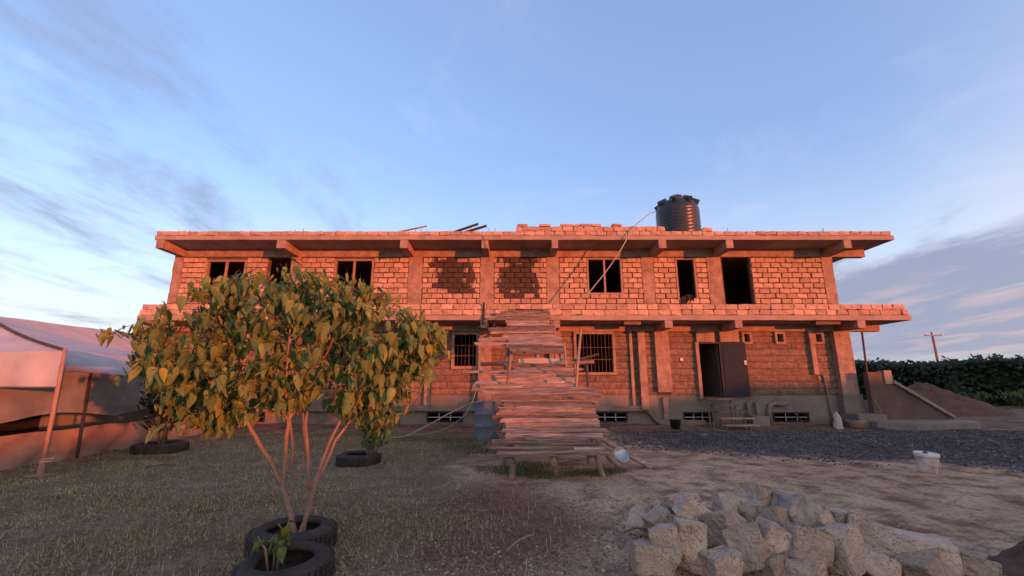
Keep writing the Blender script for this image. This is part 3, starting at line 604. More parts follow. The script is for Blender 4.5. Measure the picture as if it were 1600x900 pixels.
STEMS = [([(-2.12, .0, 0), (-2.17, .2, 0), (-2.28, .47, 0), (-2.31, .8, .03), (-2.33, 1.14, .05)], .042, .026), ([(-2.28, .47, 0), (-2.45, .76, -.03), (-2.64, 1.03, -.05), (-2.80, 1.26, -.05), (-3.15, 1.55, -.1), (-3.6, 1.85, -.2)], .034, .012),
         ([(-2.06, .0, .05), (-2.03, .44, .06), (-2.12, .82, .1), (-2.18, 1.14, .12), (-2.16, 1.6, .2), (-2.0, 2.1, .3)], .030, .012), ([(-2.08, .0, -.04), (-1.99, .18, -.05), (-1.92, .54, -.08), (-1.80, .95, -.1), (-1.55, 1.4, -.15), (-1.15, 1.8, -.25)], .030, .011),
         ([(-2.05, .0, .0), (-2.0, .36, .02), (-1.83, .91, .1), (-1.62, 1.3, .25), (-1.3, 1.75, .5), (-1.1, 2.1, .6)], .026, .010), ([(-2.33, 1.12, .05), (-2.45, 1.32, .0), (-2.75, 1.8, -.3), (-2.95, 2.3, -.45)], .024, .010), ([(-2.33, 1.12, .05), (-2.20, 1.35, .1), (-2.3, 1.9, .3), (-2.5, 2.5, .4)], .024, .010),
         ([(-2.64, 1.03, -.05), (-3.0, 1.12, .2), (-3.5, 1.4, .5), (-3.9, 1.75, .6)], .020, .008), ([(-2.16, 1.5, .18), (-1.8, 2.0, -.2), (-1.5, 2.4, -.4)], .016, .008), ([(-2.03, .44, .06), (-2.2, .62, -.05), (-2.12, .9, -.2), (-2.1, 1.5, -.5), (-2.0, 2.0, -.7)], .018, .008),
         ([(-3.15, 1.55, -.1), (-3.3, 2.0, .2), (-3.3, 2.5, .3)], .014, .007), ([(-2.2, .45, .0), (-2.15, .75, .15), (-2.3, 1.1, .3), (-2.6, 1.7, .7), (-2.8, 2.2, .8)], .014, .008), ([(-3.6, 1.85, -.2), (-3.95, 2.0, -.15), (-4.25, 2.02, -.1)], .010, .005), ([(-1.15, 1.8, -.25), (-.9, 1.95, -.2), (-.75, 2.0, -.2)], .010, .005)]
skel = []
for pts, r0, r1 in STEMS:
    P_ = [T(*p) for p in pts]; fine_ = []
    for a, b in zip(P_, P_[1:]):
        for k in range(4): fine_.append(a.lerp(b, k / 4) + Vector((random.uniform(-.006, .006), random.uniform(-.006, .006), 0)))
    fine_.append(P_[-1]); n = len(fine_)
    part('stem', MB().tube(fine_, [.72 * (r0 + (r1 - r0) * i / (n - 1)) for i in range(n)], 8), 'bark', tree, True)
    skel += [p for p in fine_ if p.z > .95]
POLY = [(-4.41, 2.05), (-3.95, 2.27), (-3.5, 2.64), (-2.79, 2.79), (-1.98, 2.71), (-1.3, 2.49), (-0.71, 2.13), (-0.60, 1.91), (-0.70, 1.45), (-1.0, 1.02), (-1.64, 1.10), (-2.46, 1.23), (-2.9, 1.0), (-3.3, .86), (-3.75, 1.02), (-4.1, 1.35), (-4.25, 1.7)]
def inside(x, z):
    c_ = False
    for (x1, z1), (x2, z2) in zip(POLY, POLY[1:] + POLY[:1]):
        if (z1 > z) != (z2 > z) and x < (x2 - x1) * (z - z1) / (z2 - z1) + x1: c_ = not c_
    return c_
tips = []; tries = 0
while len(tips) < 760 and tries < 20000:
    tries += 1; x, z = random.uniform(-4.4, -.62), random.uniform(.86, 2.75)
    if not inside(x, z): continue
    e = math.hypot((x + 2.5) / 1.95, (z - 1.9) / .9)
    if e < .35 and random.random() < .5: continue
    if z < 1.3 and -3.1 < x < -1.5 and random.random() < .5: continue
    d = 1.15 * math.sqrt(max(.02, 1 - min(e, .98) ** 2)); dy = random.uniform(-d, d)
    p = T(-2.38 + (x + 2.5) * CS, 1.72 + (z - 1.72) * CS, dy * .9); p.x *= 1 + dy * .07; p.z += .06
    if any((p - q).length < .075 for q in tips): continue
    tips.append(p)
for x, z, dy in ((-4.5, 2.1, -.1), (-4.35, 2.18, .1), (-3.62, 2.72, 0), (-3.2, 2.85, .1), (-2.6, 2.92, .0), (-2.25, 2.86, -.2), (-1.75, 2.82, .1), (-1.2, 2.62, .1), (-.85, 2.4, 0), (-.55, 2.1, .1), (-.5, 1.8, 0), (-4.4, 1.55, 0), (-3.95, .95, .1)): tips.append(T(-2.5 + (x + 2.5) * .93, 1.75 + (z - 1.75) * .93, dy))
twigs = MB(); leaves = []
for tip in tips:
    src = min(skel, key=lambda s: (s - tip).length + max(0, s.z - tip.z) * .8)
    mid_ = src.lerp(tip, .55) + Vector((0, 0, .08 * (tip - src).length))
    twigs.tube([src, mid_, tip], [.007, .0045, .003], 4, False)
    n = random.randint(5, 8)
    for k in range(n):
        a = random.uniform(0, 2 * math.pi); f = random.random() ** 1.3; pos = tip.lerp(mid_, min(1, f * .34 / max(.1, (tip - mid_).length)))
        L = random.choice((.065, .09, .11, .125, .14, .16)) * random.uniform(.85, 1.1)
        hang = random.gauss(.30, .32)                        # tilt away from straight down
        pos = pos + Vector((math.cos(a), math.sin(a), 0)) * random.uniform(.02, .09) + Vector((0, 0, random.uniform(-.05, .04)))
        leaves.append((pos, (hang, random.uniform(-.3, .3), a + math.pi / 2), L))
part('twigs', twigs, 'twig', tree, kind='stuff')
leaves.sort(key=lambda l: l[0].y + (.0 if random.random() < .7 else .3)); rest = MB()
for i, (p, r, L) in enumerate(leaves):
    if i >= 300:
        me = LEAVES[i % 10]; m_ = Matrix.Translation(p) @ Euler(r).to_matrix().to_4x4() @ Matrix.Diagonal((L, L, L, 1))
        rest.add([m_ @ v.co for v in me.vertices], [tuple(f.vertices) for f in me.polygons])
crown = part('crown', rest, 'leaf', tree, True, 'stuff')
for i, (p, r, L) in enumerate(leaves[:300]): link('leaf', LEAVES[i % 10], crown, p, r, (L, L, L))
def tyre(c, Rr, w, label, tilt=(0, 0, 0), group='old tyres used as planters'):
    t = thing('tyre', label, 'tyre', c, group); t.rotation_euler = tilt
    ri = Rr * .60
    prof = [(ri, .035), (ri + .02, .0), (Rr * .80, -.012), (Rr * .94, .02), (Rr, .05), (Rr, w - .05), (Rr * .94, w - .02), (Rr * .80, w + .012), (ri + .02, w), (ri, w - .035), (ri + .05, w - .05), (Rr - .05, w - .06), (Rr - .05, .06), (ri + .05, .05)]
    link('carcass', MB().lathe(prof, n=56, closed=True).mesh('carcass', 'tyre', True), t)
    tr = MB()
    for k in range(44):
        a = 2 * math.pi * k / 44
        for z0, z1, s in ((.03, w * .46, .5), (w * .54, w - .03, -.5)):
            tr.obox(((Rr + .004) * math.cos(a + s * .03), (Rr + .004) * math.sin(a + s * .03), (z0 + z1) / 2), (.022, Rr * .10, z1 - z0), (s * .35, 0, a))
    o = link('tread', tr.mesh('tread', 'tyre'), t); o['kind'] = 'stuff'
    link('rim_ring', MB().lathe([(ri + .055 + .008 * math.cos(u), w + .004 + .008 * math.sin(u)) for u in [k * math.pi / 3 for k in range(6)]], n=56, closed=True).mesh('rim_ring', 'tyre', True), t)
    sm_ = MB().lathe([(0.001, .06), (ri * .6, .05), (ri + .03, .03)], n=24, fn=lambda r, z, a, i: (r, z + .02 * fbm(r * 9, a)))
    link('planting_soil', sm_.mesh('planting_soil', 'soil'), t)
    return t
tyre((-2.04, 4.44, gz(-2.04, 4.44)), .37, .20, 'worn black tyre round the foot of the broad-leaved tree, the farther of two')
tyre((-1.76, 3.76, gz(-1.76, 3.76) - .01), .345, .19, 'worn black tyre nearest the camera with sprouts in its hole', (R(3), R(-2), 0))
tyre((-2.95, 8.85, gz(-2.95, 8.85) - .02), .40, .20, 'black tyre round the small drooping shrub in the grass')
tyre((-8.0, 10.4, gz(-8, 10.4) - .03), .52, .24, 'large treaded tyre round the dark bush beside the tent')
def small_plant(name, label, cat, base, h, spread, n, leafm, seed, sz, droop=.5, stems=5, low=.3):
    random.seed(seed); t = thing(name, label, cat, base); B = Vector(base); st_ = MB(); lf_ = MB()
    for s in range(stems):
        a = random.uniform(0, 6.28); top = B + Vector((math.cos(a) * spread * random.uniform(.2, .8), math.sin(a) * spread * random.uniform(.2, .8), h * random.uniform(.7, 1)))
        m_ = B.lerp(top, .5) + Vector((0, 0, h * .1)); st_.tube([B + Vector((math.cos(a) * .03, math.sin(a) * .03, -.02)), m_, top], [.014, .009, .004], 5)
        for k in range(n):
            f = random.uniform(low, 1.05); p = (B.lerp(m_, f * 2) if f < .5 else m_.lerp(top, f * 2 - 1)); b = random.uniform(0, 6.28)
            p = p + Vector((math.cos(b), math.sin(b), random.uniform(-.2, .2))) * random.uniform(.02, spread * .45)
            L = sz * random.uniform(.7, 1.25); me = LEAVES[k % 10]
            mx_ = Matrix.Translation(p) @ Euler((random.gauss(droop, .4), random.uniform(-.4, .4), b + math.pi / 2)).to_matrix().to_4x4() @ Matrix.Diagonal((L, L, L, 1))
            lf_.add([mx_ @ v.co for v in me.vertices], [tuple(q.vertices) for q in me.polygons])
    part('stems', st_, 'bark', t, True, 'stuff'); part('foliage', lf_, leafm, t, True, 'stuff'); return t
small_plant('shrub', 'small drooping leafy shrub in a tyre, right of the tree stems', 'shrub', (-2.72, 8.8, .05), 1.02, .60, 34, 'leaf', 31, .17, .45, 7)
small_plant('bush', 'dark green bush in a tyre beside the tent', 'shrub', (-8.0, 10.4, .08), 1.55, .75, 46, 'darkleaf', 32, .20, .8, 9)
small_plant('sprout', 'small green sprouts in the tyre nearest the camera', 'plant', (-1.88, 3.80, .05), .36, .22, 5, 'leaf', 33, .13, .7, 5, .5)
random.seed(77)

# ------------------------------------------------------------------ marquees on the left
tent = thing('marquee', 'long pale canvas marquee with dark gap above its tan ground skirt, on the left', 'tent', (-10.5, 11.5, 0))
def ex(y): return -9.0 - .11 * (y - 8)
Y0, Y1 = 6.2, 15.2
part('roof_canvas', MB().grid(lambda u, v: (ex(Y0 + (Y1 - Y0) * u) + (-12.6 - ex(Y0 + (Y1 - Y0) * u)) * v, Y0 + (Y1 - Y0) * u, 1.76 + 1.36 * v - .16 * math.sin(v * math.pi) + .03 * fbm(u * 6, v * 3) - .05 * abs(math.sin(u * math.pi * 3)) * (1 - v)), 60, 16), 'canvas', tent, True)
part('roof_canvas', MB().grid(lambda u, v: (-12.6 - 3.4 * v, Y0 + (Y1 - Y0) * u, 3.12 - 1.36 * v - .1 * math.sin(v * math.pi)), 20, 6), 'canvas', tent, True)
def curtain(u, v):
    y = Y0 + (Y1 - Y0) * u; k = u * 26; d = abs(((u * 3.0 + .06) % 1.0) - .5) * 2
    hang = .86 + .12 * (1 - d) ** 1.5
    return (ex(y) + .02 + .05 * v * math.sin(k * 1.3 + 2.5 * v * d) * (1 - .5 * d) + .04 * fbm(u * 9, v * 3), y, 1.75 - hang * v + .05 * d * v - .05 * abs(math.sin(u * math.pi * 3)) * (1 - v))
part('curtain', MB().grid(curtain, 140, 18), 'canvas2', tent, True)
part('skirt', MB().grid(lambda u, v: (ex(Y0 + (Y1 - Y0) * u) - .15 + .22 * v + .05 * math.sin(u * 61 + 7 * v) * (.25 + v * .75) + .05 * fbm(u * 14, v * 2), Y0 + (Y1 - Y0) * u, .58 - .6 * v + .012 * math.sin(u * 30) * (1 - v)), 120, 10), 'skirt', tent, True)
part('shade_back_canvas', MB().grid(lambda u, v: (-15.9, Y0 + (Y1 - Y0) * u, 1.75 - 1.8 * v), 10, 3), 'blackcloth_and_shade', tent)  # coloured black to stand for the shade inside the marquee
part('end_canvas', MB().add([(ex(Y1) - .05, Y1, 0), (-15.9, Y1, 0), (-15.9, Y1, 1.75), (-12.6, Y1, 3.1), (ex(Y1) - .05, Y1, 1.75)], [(0, 1, 2, 3, 4)]), 'canvas2', tent)
for y in (6.3, 9.55, 12.3, 15.1): part('post', MB().tube([(ex(y) + .12, y, 0), (ex(y) + .05, y, 1.74)], .03, 8), 'darkmetal', tent)
canopy = thing('canopy_tent', 'near pale canvas canopy corner with valance, cut by the left edge', 'tent', (-7.75, 7.66, 0))
cx, cy = -7.72, 7.5
part('roof_canvas', MB().grid(lambda u, v: (cx + (-11.2 - cx) * v - 3.0 * u * (1 - v) * 2.3, cy + (8.9 - cy) * v, 2.06 + .98 * v - .10 * math.sin(v * math.pi) - .05 * math.sin(u * math.pi) * (1 - v)), 24, 12), 'canvas', canopy, True)
part('roof_canvas', MB().grid(lambda u, v: (cx + (-11.2 - cx) * v - .5 * u * (1 - v), cy + (8.9 - cy) * v + u * (1 - v) * 3.2, 2.06 + .98 * v - .10 * math.sin(v * math.pi)), 16, 12), 'canvas', canopy, True)
part('valance', MB().grid(lambda u, v: (cx - 6.9 * u, cy - .01 + .025 * math.sin(u * 50 + v) * v + .03 * fbm(u * 20, v), 2.06 - .61 * v - .05 * math.sin(u * math.pi) * (1 - v)), 70, 6), 'canvas', canopy, True)
part('valance_hem', MB().tube([(cx - 6.9 * u, cy - .012 + .025 * math.sin(u * 50 + 1) + .03 * fbm(u * 20, 1), 1.45) for u in [i / 70 for i in range(71)]], .012, 5), 'canvas2', canopy)
part('pole', MB().tube([(-7.75, 7.60, 0.02), (-7.74, 7.58, 1.0), (-7.72, 7.52, 2.1)], .032, 10), 'frame', canopy, True)
part('base_plate', MB().box(-7.9, -7.6, 7.5, 7.72, .02, .05).tube([(-7.75, 7.60, .04), (-7.75, 7.60, .30)], .045, 10), 'frame', canopy)
part('rope', MB().tube([(-7.75, 7.6, .28), (-7.6, 7.62, .3), (-7.58, 7.55, .26), (-7.72, 7.52, .25)], .012, 5), 'straw', canopy)
part('edge_rope', MB().tube([(cx + (-11.2 - cx) * v, cy + (8.9 - cy) * v - .01, 2.08 + .98 * v - .10 * math.sin(v * math.pi)) for v in [i / 12 for i in range(13)]], .03, 6), 'darkwood', canopy)

# ------------------------------------------------------------------ heap of quarry stones
def stone_mb(w, h, d, seed, rough=.02, chips=3, round_=.06):
    random.seed(seed); bm = bmesh.new(); bmesh.ops.create_cube(bm, size=1.0)
    for v in bm.verts: v.co = Vector((v.co.x * w * random.uniform(.86, 1.0), v.co.y * d * random.uniform(.86, 1.0), v.co.z * h * random.uniform(.86, 1.0)))
    for _ in range(chips):
        nrm = Vector((random.choice((-1, 1)) * random.uniform(.3, 1), random.choice((-1, -1, 1)) * random.uniform(.2, 1), random.choice((-1, 1)) * random.uniform(.3, 1))).normalized()
        ext = abs(nrm.x) * w / 2 + abs(nrm.y) * d / 2 + abs(nrm.z) * h / 2
        g = bmesh.ops.bisect_plane(bm, geom=bm.verts[:] + bm.edges[:] + bm.faces[:], plane_co=nrm * ext * random.uniform(.58, .78), plane_no=nrm, clear_outer=True)
        bmesh.ops.holes_fill(bm, edges=[e for e in g['geom_cut'] if isinstance(e, bmesh.types.BMEdge)])
    bmesh.ops.bevel(bm, geom=bm.edges[:], offset=min(w, h, d) * round_, segments=2, affect='EDGES', clamp_overlap=True)
    bmesh.ops.triangulate(bm, faces=bm.faces[:])
    for _ in range(4):
        lg = [e for e in bm.edges if e.calc_length() > .055]
        if not lg: break
        bmesh.ops.subdivide_edges(bm, edges=lg, cuts=1); bmesh.ops.triangulate(bm, faces=[f for f in bm.faces if len(f.verts) > 3])
    bm.normal_update(); s = Vector((seed * 1.7, 0, 0))
    for v in bm.verts:
        q = v.co * 9 + s; v.co += v.normal * (rough * noise.fractal(q, 1, 2, 4) + rough * .6 * noise.noise(v.co * 4 + s))
    me = bpy.data.meshes.new('quarry_stone'); bm.to_mesh(me); bm.free(); return me
def on_ray(px, py, z):
    u, v = (px - 800) / 676, (450 - py) / 676; ct, s_ = math.cos(R(12.5)), math.sin(R(12.5)); t = (z - 1.5) / (s_ + v * ct)
    return Vector((u * t, (ct - v * s_) * t, z)), t
STONES = [(1028, 884, 80, 46, .15, 4, 'square-cut pale block at the near left end of the stone heap'),
 (1044, 851, 50, 40, .27, -12, 'small cut block resting on the square block at the heap\'s left end'),
 (1084, 862, 48, 80, .20, 6, 'tall cut block standing on end near the left of the stone heap'),
 (1092, 810, 64, 40, .34, 32, 'tilted slab with a pitted top face behind the upright block'),
 (1068, 793, 62, 32, .34, -8, 'flat pale stone at the back left of the heap, above the tilted slab'),
 (1012, 816, 42, 42, .16, 25, 'brown weathered stone lying farthest left behind the heap'),
 (1038, 826, 40, 44, .22, -30, 'wedge-shaped stone between the leftmost stone and the upright block'),
 (1148, 803, 50, 46, .36, 10, 'stone with a pale flat top, right of the tilted slab'),
 (1145, 842, 52, 70, .26, 0, 'tall rounded brown stone in the middle left of the heap'),
 (1192, 789, 60, 42, .42, 22, 'highest pale angular stone at the back of the heap'),
 (1183, 812, 40, 44, .34, -18, 'small tan stone just below the highest pale stone'),
 (1214, 820, 48, 42, .34, 14, 'grey-brown stone left of the grey boulder'),
 (1182, 866, 62, 70, .20, -22, 'large leaf-shaped stone leaning at the front centre of the heap'),
 (1216, 852, 50, 56, .26, 28, 'stone half hidden behind the large leaf-shaped stone'),
 (1257, 809, 66, 56, .38, 12, 'rough grey boulder on top of the heap, greyer than the others'),
 (1264, 863, 76, 58, .22, 18, 'broad slanting stone below the grey boulder'),
 (1134, 893, 62, 44, .12, -10, 'low stone at the front edge, right of the upright block'),
 (1272, 897, 90, 34, .10, 3, 'flat slab lying along the bottom edge of the heap'),
 (1292, 828, 36, 48, .30, -20, 'narrow tan stone wedged right of the grey boulder'),
 (1320, 825, 50, 42, .30, 8, 'squarish stone at the back, two right of the grey boulder'),
 (1322, 868, 62, 72, .19, -6, 'big upright stone at the front right of the heap centre'),
 (1368, 848, 66, 58, .24, 20, 'blocky stone with a dark underside on the heap\'s right shoulder'),
 (1440, 874, 116, 60, .17, 4, 'largest long block at the right end of the heap'),
 (1378, 889, 66, 46, .12, 30, 'low slanting stone in front of the blocky right-shoulder stone'),
 (1457, 894, 70, 50, .13, -24, 'angular stone leaning in front of the largest long block'),
 (1540, 894, 54, 34, .07, 12, 'single stone lying apart, right of the heap'),
 (1215, 893, 60, 40, .10, -15, 'low stone at the bottom, right of the leaf-shaped stone'),
 (1110, 838, 44, 50, .22, 15, 'stone in the shadowed gap right of the upright block'),
 (1240, 836, 40, 44, .24, -25, 'small stone tucked under the grey boulder')]
rsq = random.Random(3)
for i, (px, py, pw, ph, z, rot, lab) in enumerate(STONES):
    p, t = on_ray(px, py, z); w, h = pw * t / 676, ph * t / 676; p.z = z + .02
    grey = 'grey boulder on top' in lab or lab.startswith('rough grey')
    me = stone_mb(w * .92, h * .92, min(w, h) * rsq.uniform(.9, 1.15), 100 + i, .045 if grey else .014, 5 if grey else (1 if i in (0, 1, 2, 22) or i % 3 == 0 else 2), .14 if grey else .028)
    me.materials.append(mt['boulder' if grey else 'rubble'])
    p.y += min(w, h) * .3
    tag(link('quarry_stone', me, loc=p, rot=(R(-8 + rsq.uniform(-10, 8)), R(rot), R(rsq.uniform(-14, 14) if i in (0, 1, 2) else rsq.uniform(-35, 35)))), lab, 'stone', 'quarry stones heaped in the foreground')

# ------------------------------------------------------------------ soil heap, gravel, buckets and other small things
def mound(name, c, rx, ry, h, m, label):
    solo(name, MB().grid(lambda u, v: (lambda r, a: (c[0] + rx * r * math.cos(a), c[1] + ry * r * math.sin(a), c[2] - .05 + h * max(0, 1 - r) ** .9 * (1 + .22 * fbm(r * 3 * math.cos(a) + 5, r * 3 * math.sin(a))) + .06 * h * fbm(r * 9 * math.cos(a), r * 9 * math.sin(a), 3)))(u, v * 2 * math.pi), 30, 64), m, label, 'soil heap', smooth=True)
mound('soil_heap', (4.62, 3.78, .0), .80, .60, .50, 'soil', 'dark soil heap in the bottom right corner, nearest the camera')
mound('soil_heap', (20.2, 22.0, .15), 3.7, 2.5, 1.45, 'soil', 'large brown soil heap before the hedge on the right')
def pot(name, c, prof, m, label, cat, extra=(), n=28, rot=(0, 0, 0)):
    t = thing(name, label, cat, c); t.rotation_euler = rot
    link('body', MB().lathe(prof, n=n).mesh('body', m, True), t)
    for nm, mb, mm_ in extra: link(nm, mb.mesh(nm, mm_, True), t)
    return t
bx, by = 7.22, 8.02
pot('paint_bucket', (bx, by, gz(bx, by)), [(.001, .0), (.125, .0), (.13, .01), (.158, .29), (.156, .30)], 'dirtywhite', 'dirty white plastic bucket with a lid standing on the gravel', 'bucket',
    [('lid', MB().lathe([(.167, .265), (.172, .27), (.174, .315), (.167, .325), (.147, .32), (.14, .314), (.001, .31)], n=28), 'white'), ('handle', MB().tube([(.158 * math.cos(a), -.158 * abs(math.sin(a)) - .012, .25 - .13 * abs(math.sin(a))) for a in [math.pi + i * math.pi / 12 for i in range(13)]], .006, 5), 'zinc'),
     ('mud_lump', MB().lathe([(.04, .31), (.036, .33), (.016, .342), (.001, .342)], c=(-.02, .0, 0), n=9), 'soil')], rot=(R(3), R(3), 0))
pot('black_bucket', (5.42, 15.0, gz(5.42, 15)), [(.001, 0), (.13, 0), (.19, .33), (.20, .335), (.18, .33), (.125, .02), (.001, .02)], 'tank', 'small black bucket at the foot of the wall', 'bucket', [('handle', MB().tube([(.19 * math.cos(a), -.08 * abs(math.sin(a)), .33 - .16 * abs(math.sin(a))) for a in [math.pi + i * math.pi / 10 for i in range(11)]], .006, 5), 'zinc')])
ring = lambda z: [(.292, z - .03), (.305, z - .012), (.305, z + .012), (.292, z + .03)]
pot('steel_drum', (-.78, 13.0, gz(-.78, 13)), [(.001, .0), (.29, .0), (.298, .01), (.292, .03)] + ring(.34) + ring(.67) + [(.292, .97), (.302, .985), (.302, 1.0), (.28, 1.0), (.275, .97), (.001, .965)], 'drum', 'blue-grey drum standing left of the plank ramp', 'drum',
    [('bung', MB().lathe([(.03, .966), (.03, .985), (.001, .985)], c=(.15, .1, 0), n=10), 'zinc')])
def wave_r(r, z, a, i):
    if .12 < z < 1.86 and r > .8: return (r + .009 * math.sin(2 * math.pi * (z / .155) + 1.3 * math.sin(a * 7)), z)
    return (r, z)
tk = thing('water_tank', 'black ribbed plastic water tank standing on the roof', 'water tank', (7.32, 18.0, 7.0))
link('body', MB().lathe([(.001, .0), (.88, .0), (.91, .08)] + [(.91, .12 + k * .0218) for k in range(81)] + [(.91, 1.9), (.89, 1.98), (.80, 2.22), (.5, 2.42), (.30, 2.48)], n=96, fn=wave_r).mesh('body', 'tank', True), tk)
link('lid', MB().lathe([(.30, 2.44), (.31, 2.60), (.28, 2.66), (.001, 2.67)], n=28).mesh('lid', 'tank', True), tk)
for k in range(8):
    a = k * math.pi / 4 + .3
    link('shoulder_rib', MB().obox((.72 * math.cos(a), .72 * math.sin(a), 2.28), (.40, .16, .26), (0, R(28), a)).mesh('shoulder_rib', 'tank'), tk)
link('outlet', MB().tube([(-.93, -.2, 1.85), (-1.05, -.25, 1.86)], .035, 8).mesh('outlet', 'zinc'), tk)
tag(solo('tank_plinth', MB().box(6.3, 8.35, 17.0, 19.0, 6.972, 7.0), 'slab', 'low concrete pad under the water tank', 'plinth'))
def smooth_path(pts, k=6):
    pts = [Vector(p) for p in pts]; out = []
    for i in range(len(pts) - 1):
        p0, p1, p2, p3 = pts[max(i - 1, 0)], pts[i], pts[i + 1], pts[min(i + 2, len(pts) - 1)]
        for j in range(k):
            t = j / k; out.append(.5 * ((2 * p1) + (p2 - p0) * t + (2 * p0 - 5 * p1 + 4 * p2 - p3) * t * t + (3 * p1 - p0 - 3 * p2 + p3) * t ** 3))
    return out + [pts[-1]]
solo('tank_hose', MB().tube(smooth_path([(6.27, 17.75, 8.85), (5.85, 17.2, 8.55), (5.25, 16.3, 7.95), (4.75, 15.6, 7.45), (4.5, 15.36, 7.14), (4.03, 15.33, 6.36), (3.52, 15.33, 5.62), (3.03, 15.33, 5.02), (2.74, 15.35, 4.69), (2.31, 15.38, 4.44), (1.84, 15.38, 4.27), (1.40, 15.3, 4.10), (1.25, 15.25, 4.05)]), .022, 6), 'hose', 'pale hose hanging from the roof tank down to the ramp', 'hose', smooth=True)
solo('garden_hose', MB().tube(smooth_path([(-3.4, 12.6, .04), (-3.0, 12.9, .06), (-2.4, 13.1, .35), (-1.75, 13.2, .70), (-1.15, 13.15, .95), (-.75, 12.9, 1.03), (-.45, 12.7, 1.02)]), .020, 6), 'hose', 'pale hose arching from the grass onto the drum', 'hose', smooth=True)
solo('electric_cable', MB().tube(smooth_path([(-3.1, 13.2, .03), (-2.2, 13.5, .12), (-1.7, 13.8, .36), (-1.35, 14.2, .75), (-1.1, 14.6, 1.6), (-1.0, 15.0, 2.6), (-.6, 15.3, 3.6)]), .014, 5), 'hose', 'thin cable rising from the grass behind the drum to the slab', 'cable', smooth=True)
for x, y, z, L, ry, rzz, m_, lab in ((-2.0, 16.6, 7.62, 1.35, -.40, .15, 'darkwood', 'longer dark board leaning up from the roof, left of the blocks'), (-1.5, 16.5, 7.58, 1.0, -.34, .1, 'darkwood', 'shorter dark board leaning up from the roof beside the longer one'),
                             (-4.05, 16.5, 7.58, 1.25, -.26, .1, 'pole', 'thin pale stick leaning up from the roof edge'), (-4.75, 16.6, 7.42, .5, -.5, .2, 'pole', 'short stub of timber on the roof edge left of the stick')):
    solo('roof_timber', MB().obox((0, 0, 0), (L, .20 if 'board' in lab else .06, .045)), m_, lab, 'timber', 'timbers on the roof', loc=(x, y, z), rot=(0, ry, rzz))
solo('leaning_board', MB().obox((0, 0, 0), (1.6, .13, .04)), 'plank', 'board leaning against the right side of the plank ramp', 'board', loc=(1.98, 8.85, .33), rot=(R(20), R(24), R(-38)))
solo('loose_stick', MB().tube([(1.62, 8.7, .45), (1.75, 8.3, .2), (1.95, 8.05, .04)], .045, 7), 'pole', 'thick broken stick lying at the right foot of the ramp', 'stick')
pot('tin_basin', (1.98, 8.42, .20), [(.001, .0), (.09, .0), (.13, .06), (.15, .07), (.125, .05), (.085, .012), (.001, .012)], 'zinc', 'upturned shiny basin beside the leaning board', 'basin', rot=(R(48), R(22), 0))
pot('green_can', (-.45, 11.9, gz(-.45, 11.9)), [(.001, 0), (.11, 0), (.125, .03), (.12, .16), (.08, .22), (.04, .23), (.035, .26), (.001, .26)], 'green', 'green plastic can in the grass under the ramp', 'can')
pot('clay_basin', (11.75, 15.45, gz(11.75, 15.45)), [(.001, .0), (.20, .0), (.27, .23), (.285, .25), (.25, .23), (.19, .03), (.001, .03)], 'ply', 'tan basin with rubbish in it by the right corner', 'basin',
    [('contents', MB().grid(lambda u, v: ((u - .5) * .36, (v - .5) * .36, .2 + .12 * fbm(u * 5, v * 5) + .08 * (1 - 4 * ((u - .5) ** 2 + (v - .5) ** 2))), 10, 10), 'blue')])
def rag(name, c, rx, ry, h, m, label, cat, seed):
    return solo(name, MB().lathe([(.001, h)] + [(rx * math.sin(k / 9 * 1.57) * (1 + .0), h * math.cos(k / 9 * 1.57)) for k in range(1, 10)] + [(rx * .9, -.02)], n=22, fn=lambda r, z, a, i: (r * (1 + .35 * fbm(math.cos(a) * 2 + seed, math.sin(a) * 2, z * 6)), z * (1 + .25 * fbm(math.cos(a) * 3, math.sin(a) * 3 + seed, r * 5)))), m, label, cat, smooth=True, loc=c)
rag('cement_sack', (11.08, 15.35, gz(11, 15.3)), .13, .13, .52, 'dirtywhite', 'crumpled white sack standing at the foot of the wall', 'sack', 4)
rag('blue_bag', (12.15, 14.9, gz(12.1, 14.9)), .16, .1, .10, 'blue', 'blue plastic bag lying on the ground before the right corner', 'bag', 8)
rag('pipe_rag', (11.45, 15.9, gz(11.4, 15.9)), .22, .2, .36, 'green', 'dark green bundle between the sack and the tan basin', 'bundle', 12)
solo('ground_stick', MB().tube([(9.95, 15.2, 0), (9.93, 15.5, .30), (9.9, 15.8, .55)], .018, 5), 'darkwood', 'dark stick stuck in the ground before the right vent', 'stick')
for pth, lab in (([(-.05, 4.35, .02), (.05, 4.5, .05), (.16, 4.62, .06), (.22, 4.75, .03)], 'curved dry twig on the red soil at bottom centre'), ([(1.05, 4.75, .02), (1.25, 4.9, .04), (1.42, 5.0, .02)], 'dry twig on bare earth just left of the stone heap'),
                 ([(-6.6, 8.3, .03), (-6.45, 8.45, .05), (-6.2, 8.52, .03)], 'dark bent stick in the grass before the tent'), ([(2.6, 9.3, .02), (3.1, 9.5, .05), (3.4, 9.45, .02)], 'thin stick on the earth right of the ramp')):
    solo('dry_stick', MB().tube(smooth_path(pth), .009, 5), 'darkwood' if 'dark' in lab else 'straw', lab, 'stick', 'sticks lying on the ground')
small_plant('weed', 'yellowish weeds at the foot of the hedge by the right edge', 'plant', (27.2, 23.6, .25), .9, 1.3, 60, 'weed', 61, .22, .3, 12)
small_plant('weed', 'second yellowish weed clump farther along the hedge foot', 'plant', (26.4, 25.3, .25), .8, 1.1, 50, 'weed', 62, .22, .3, 10)
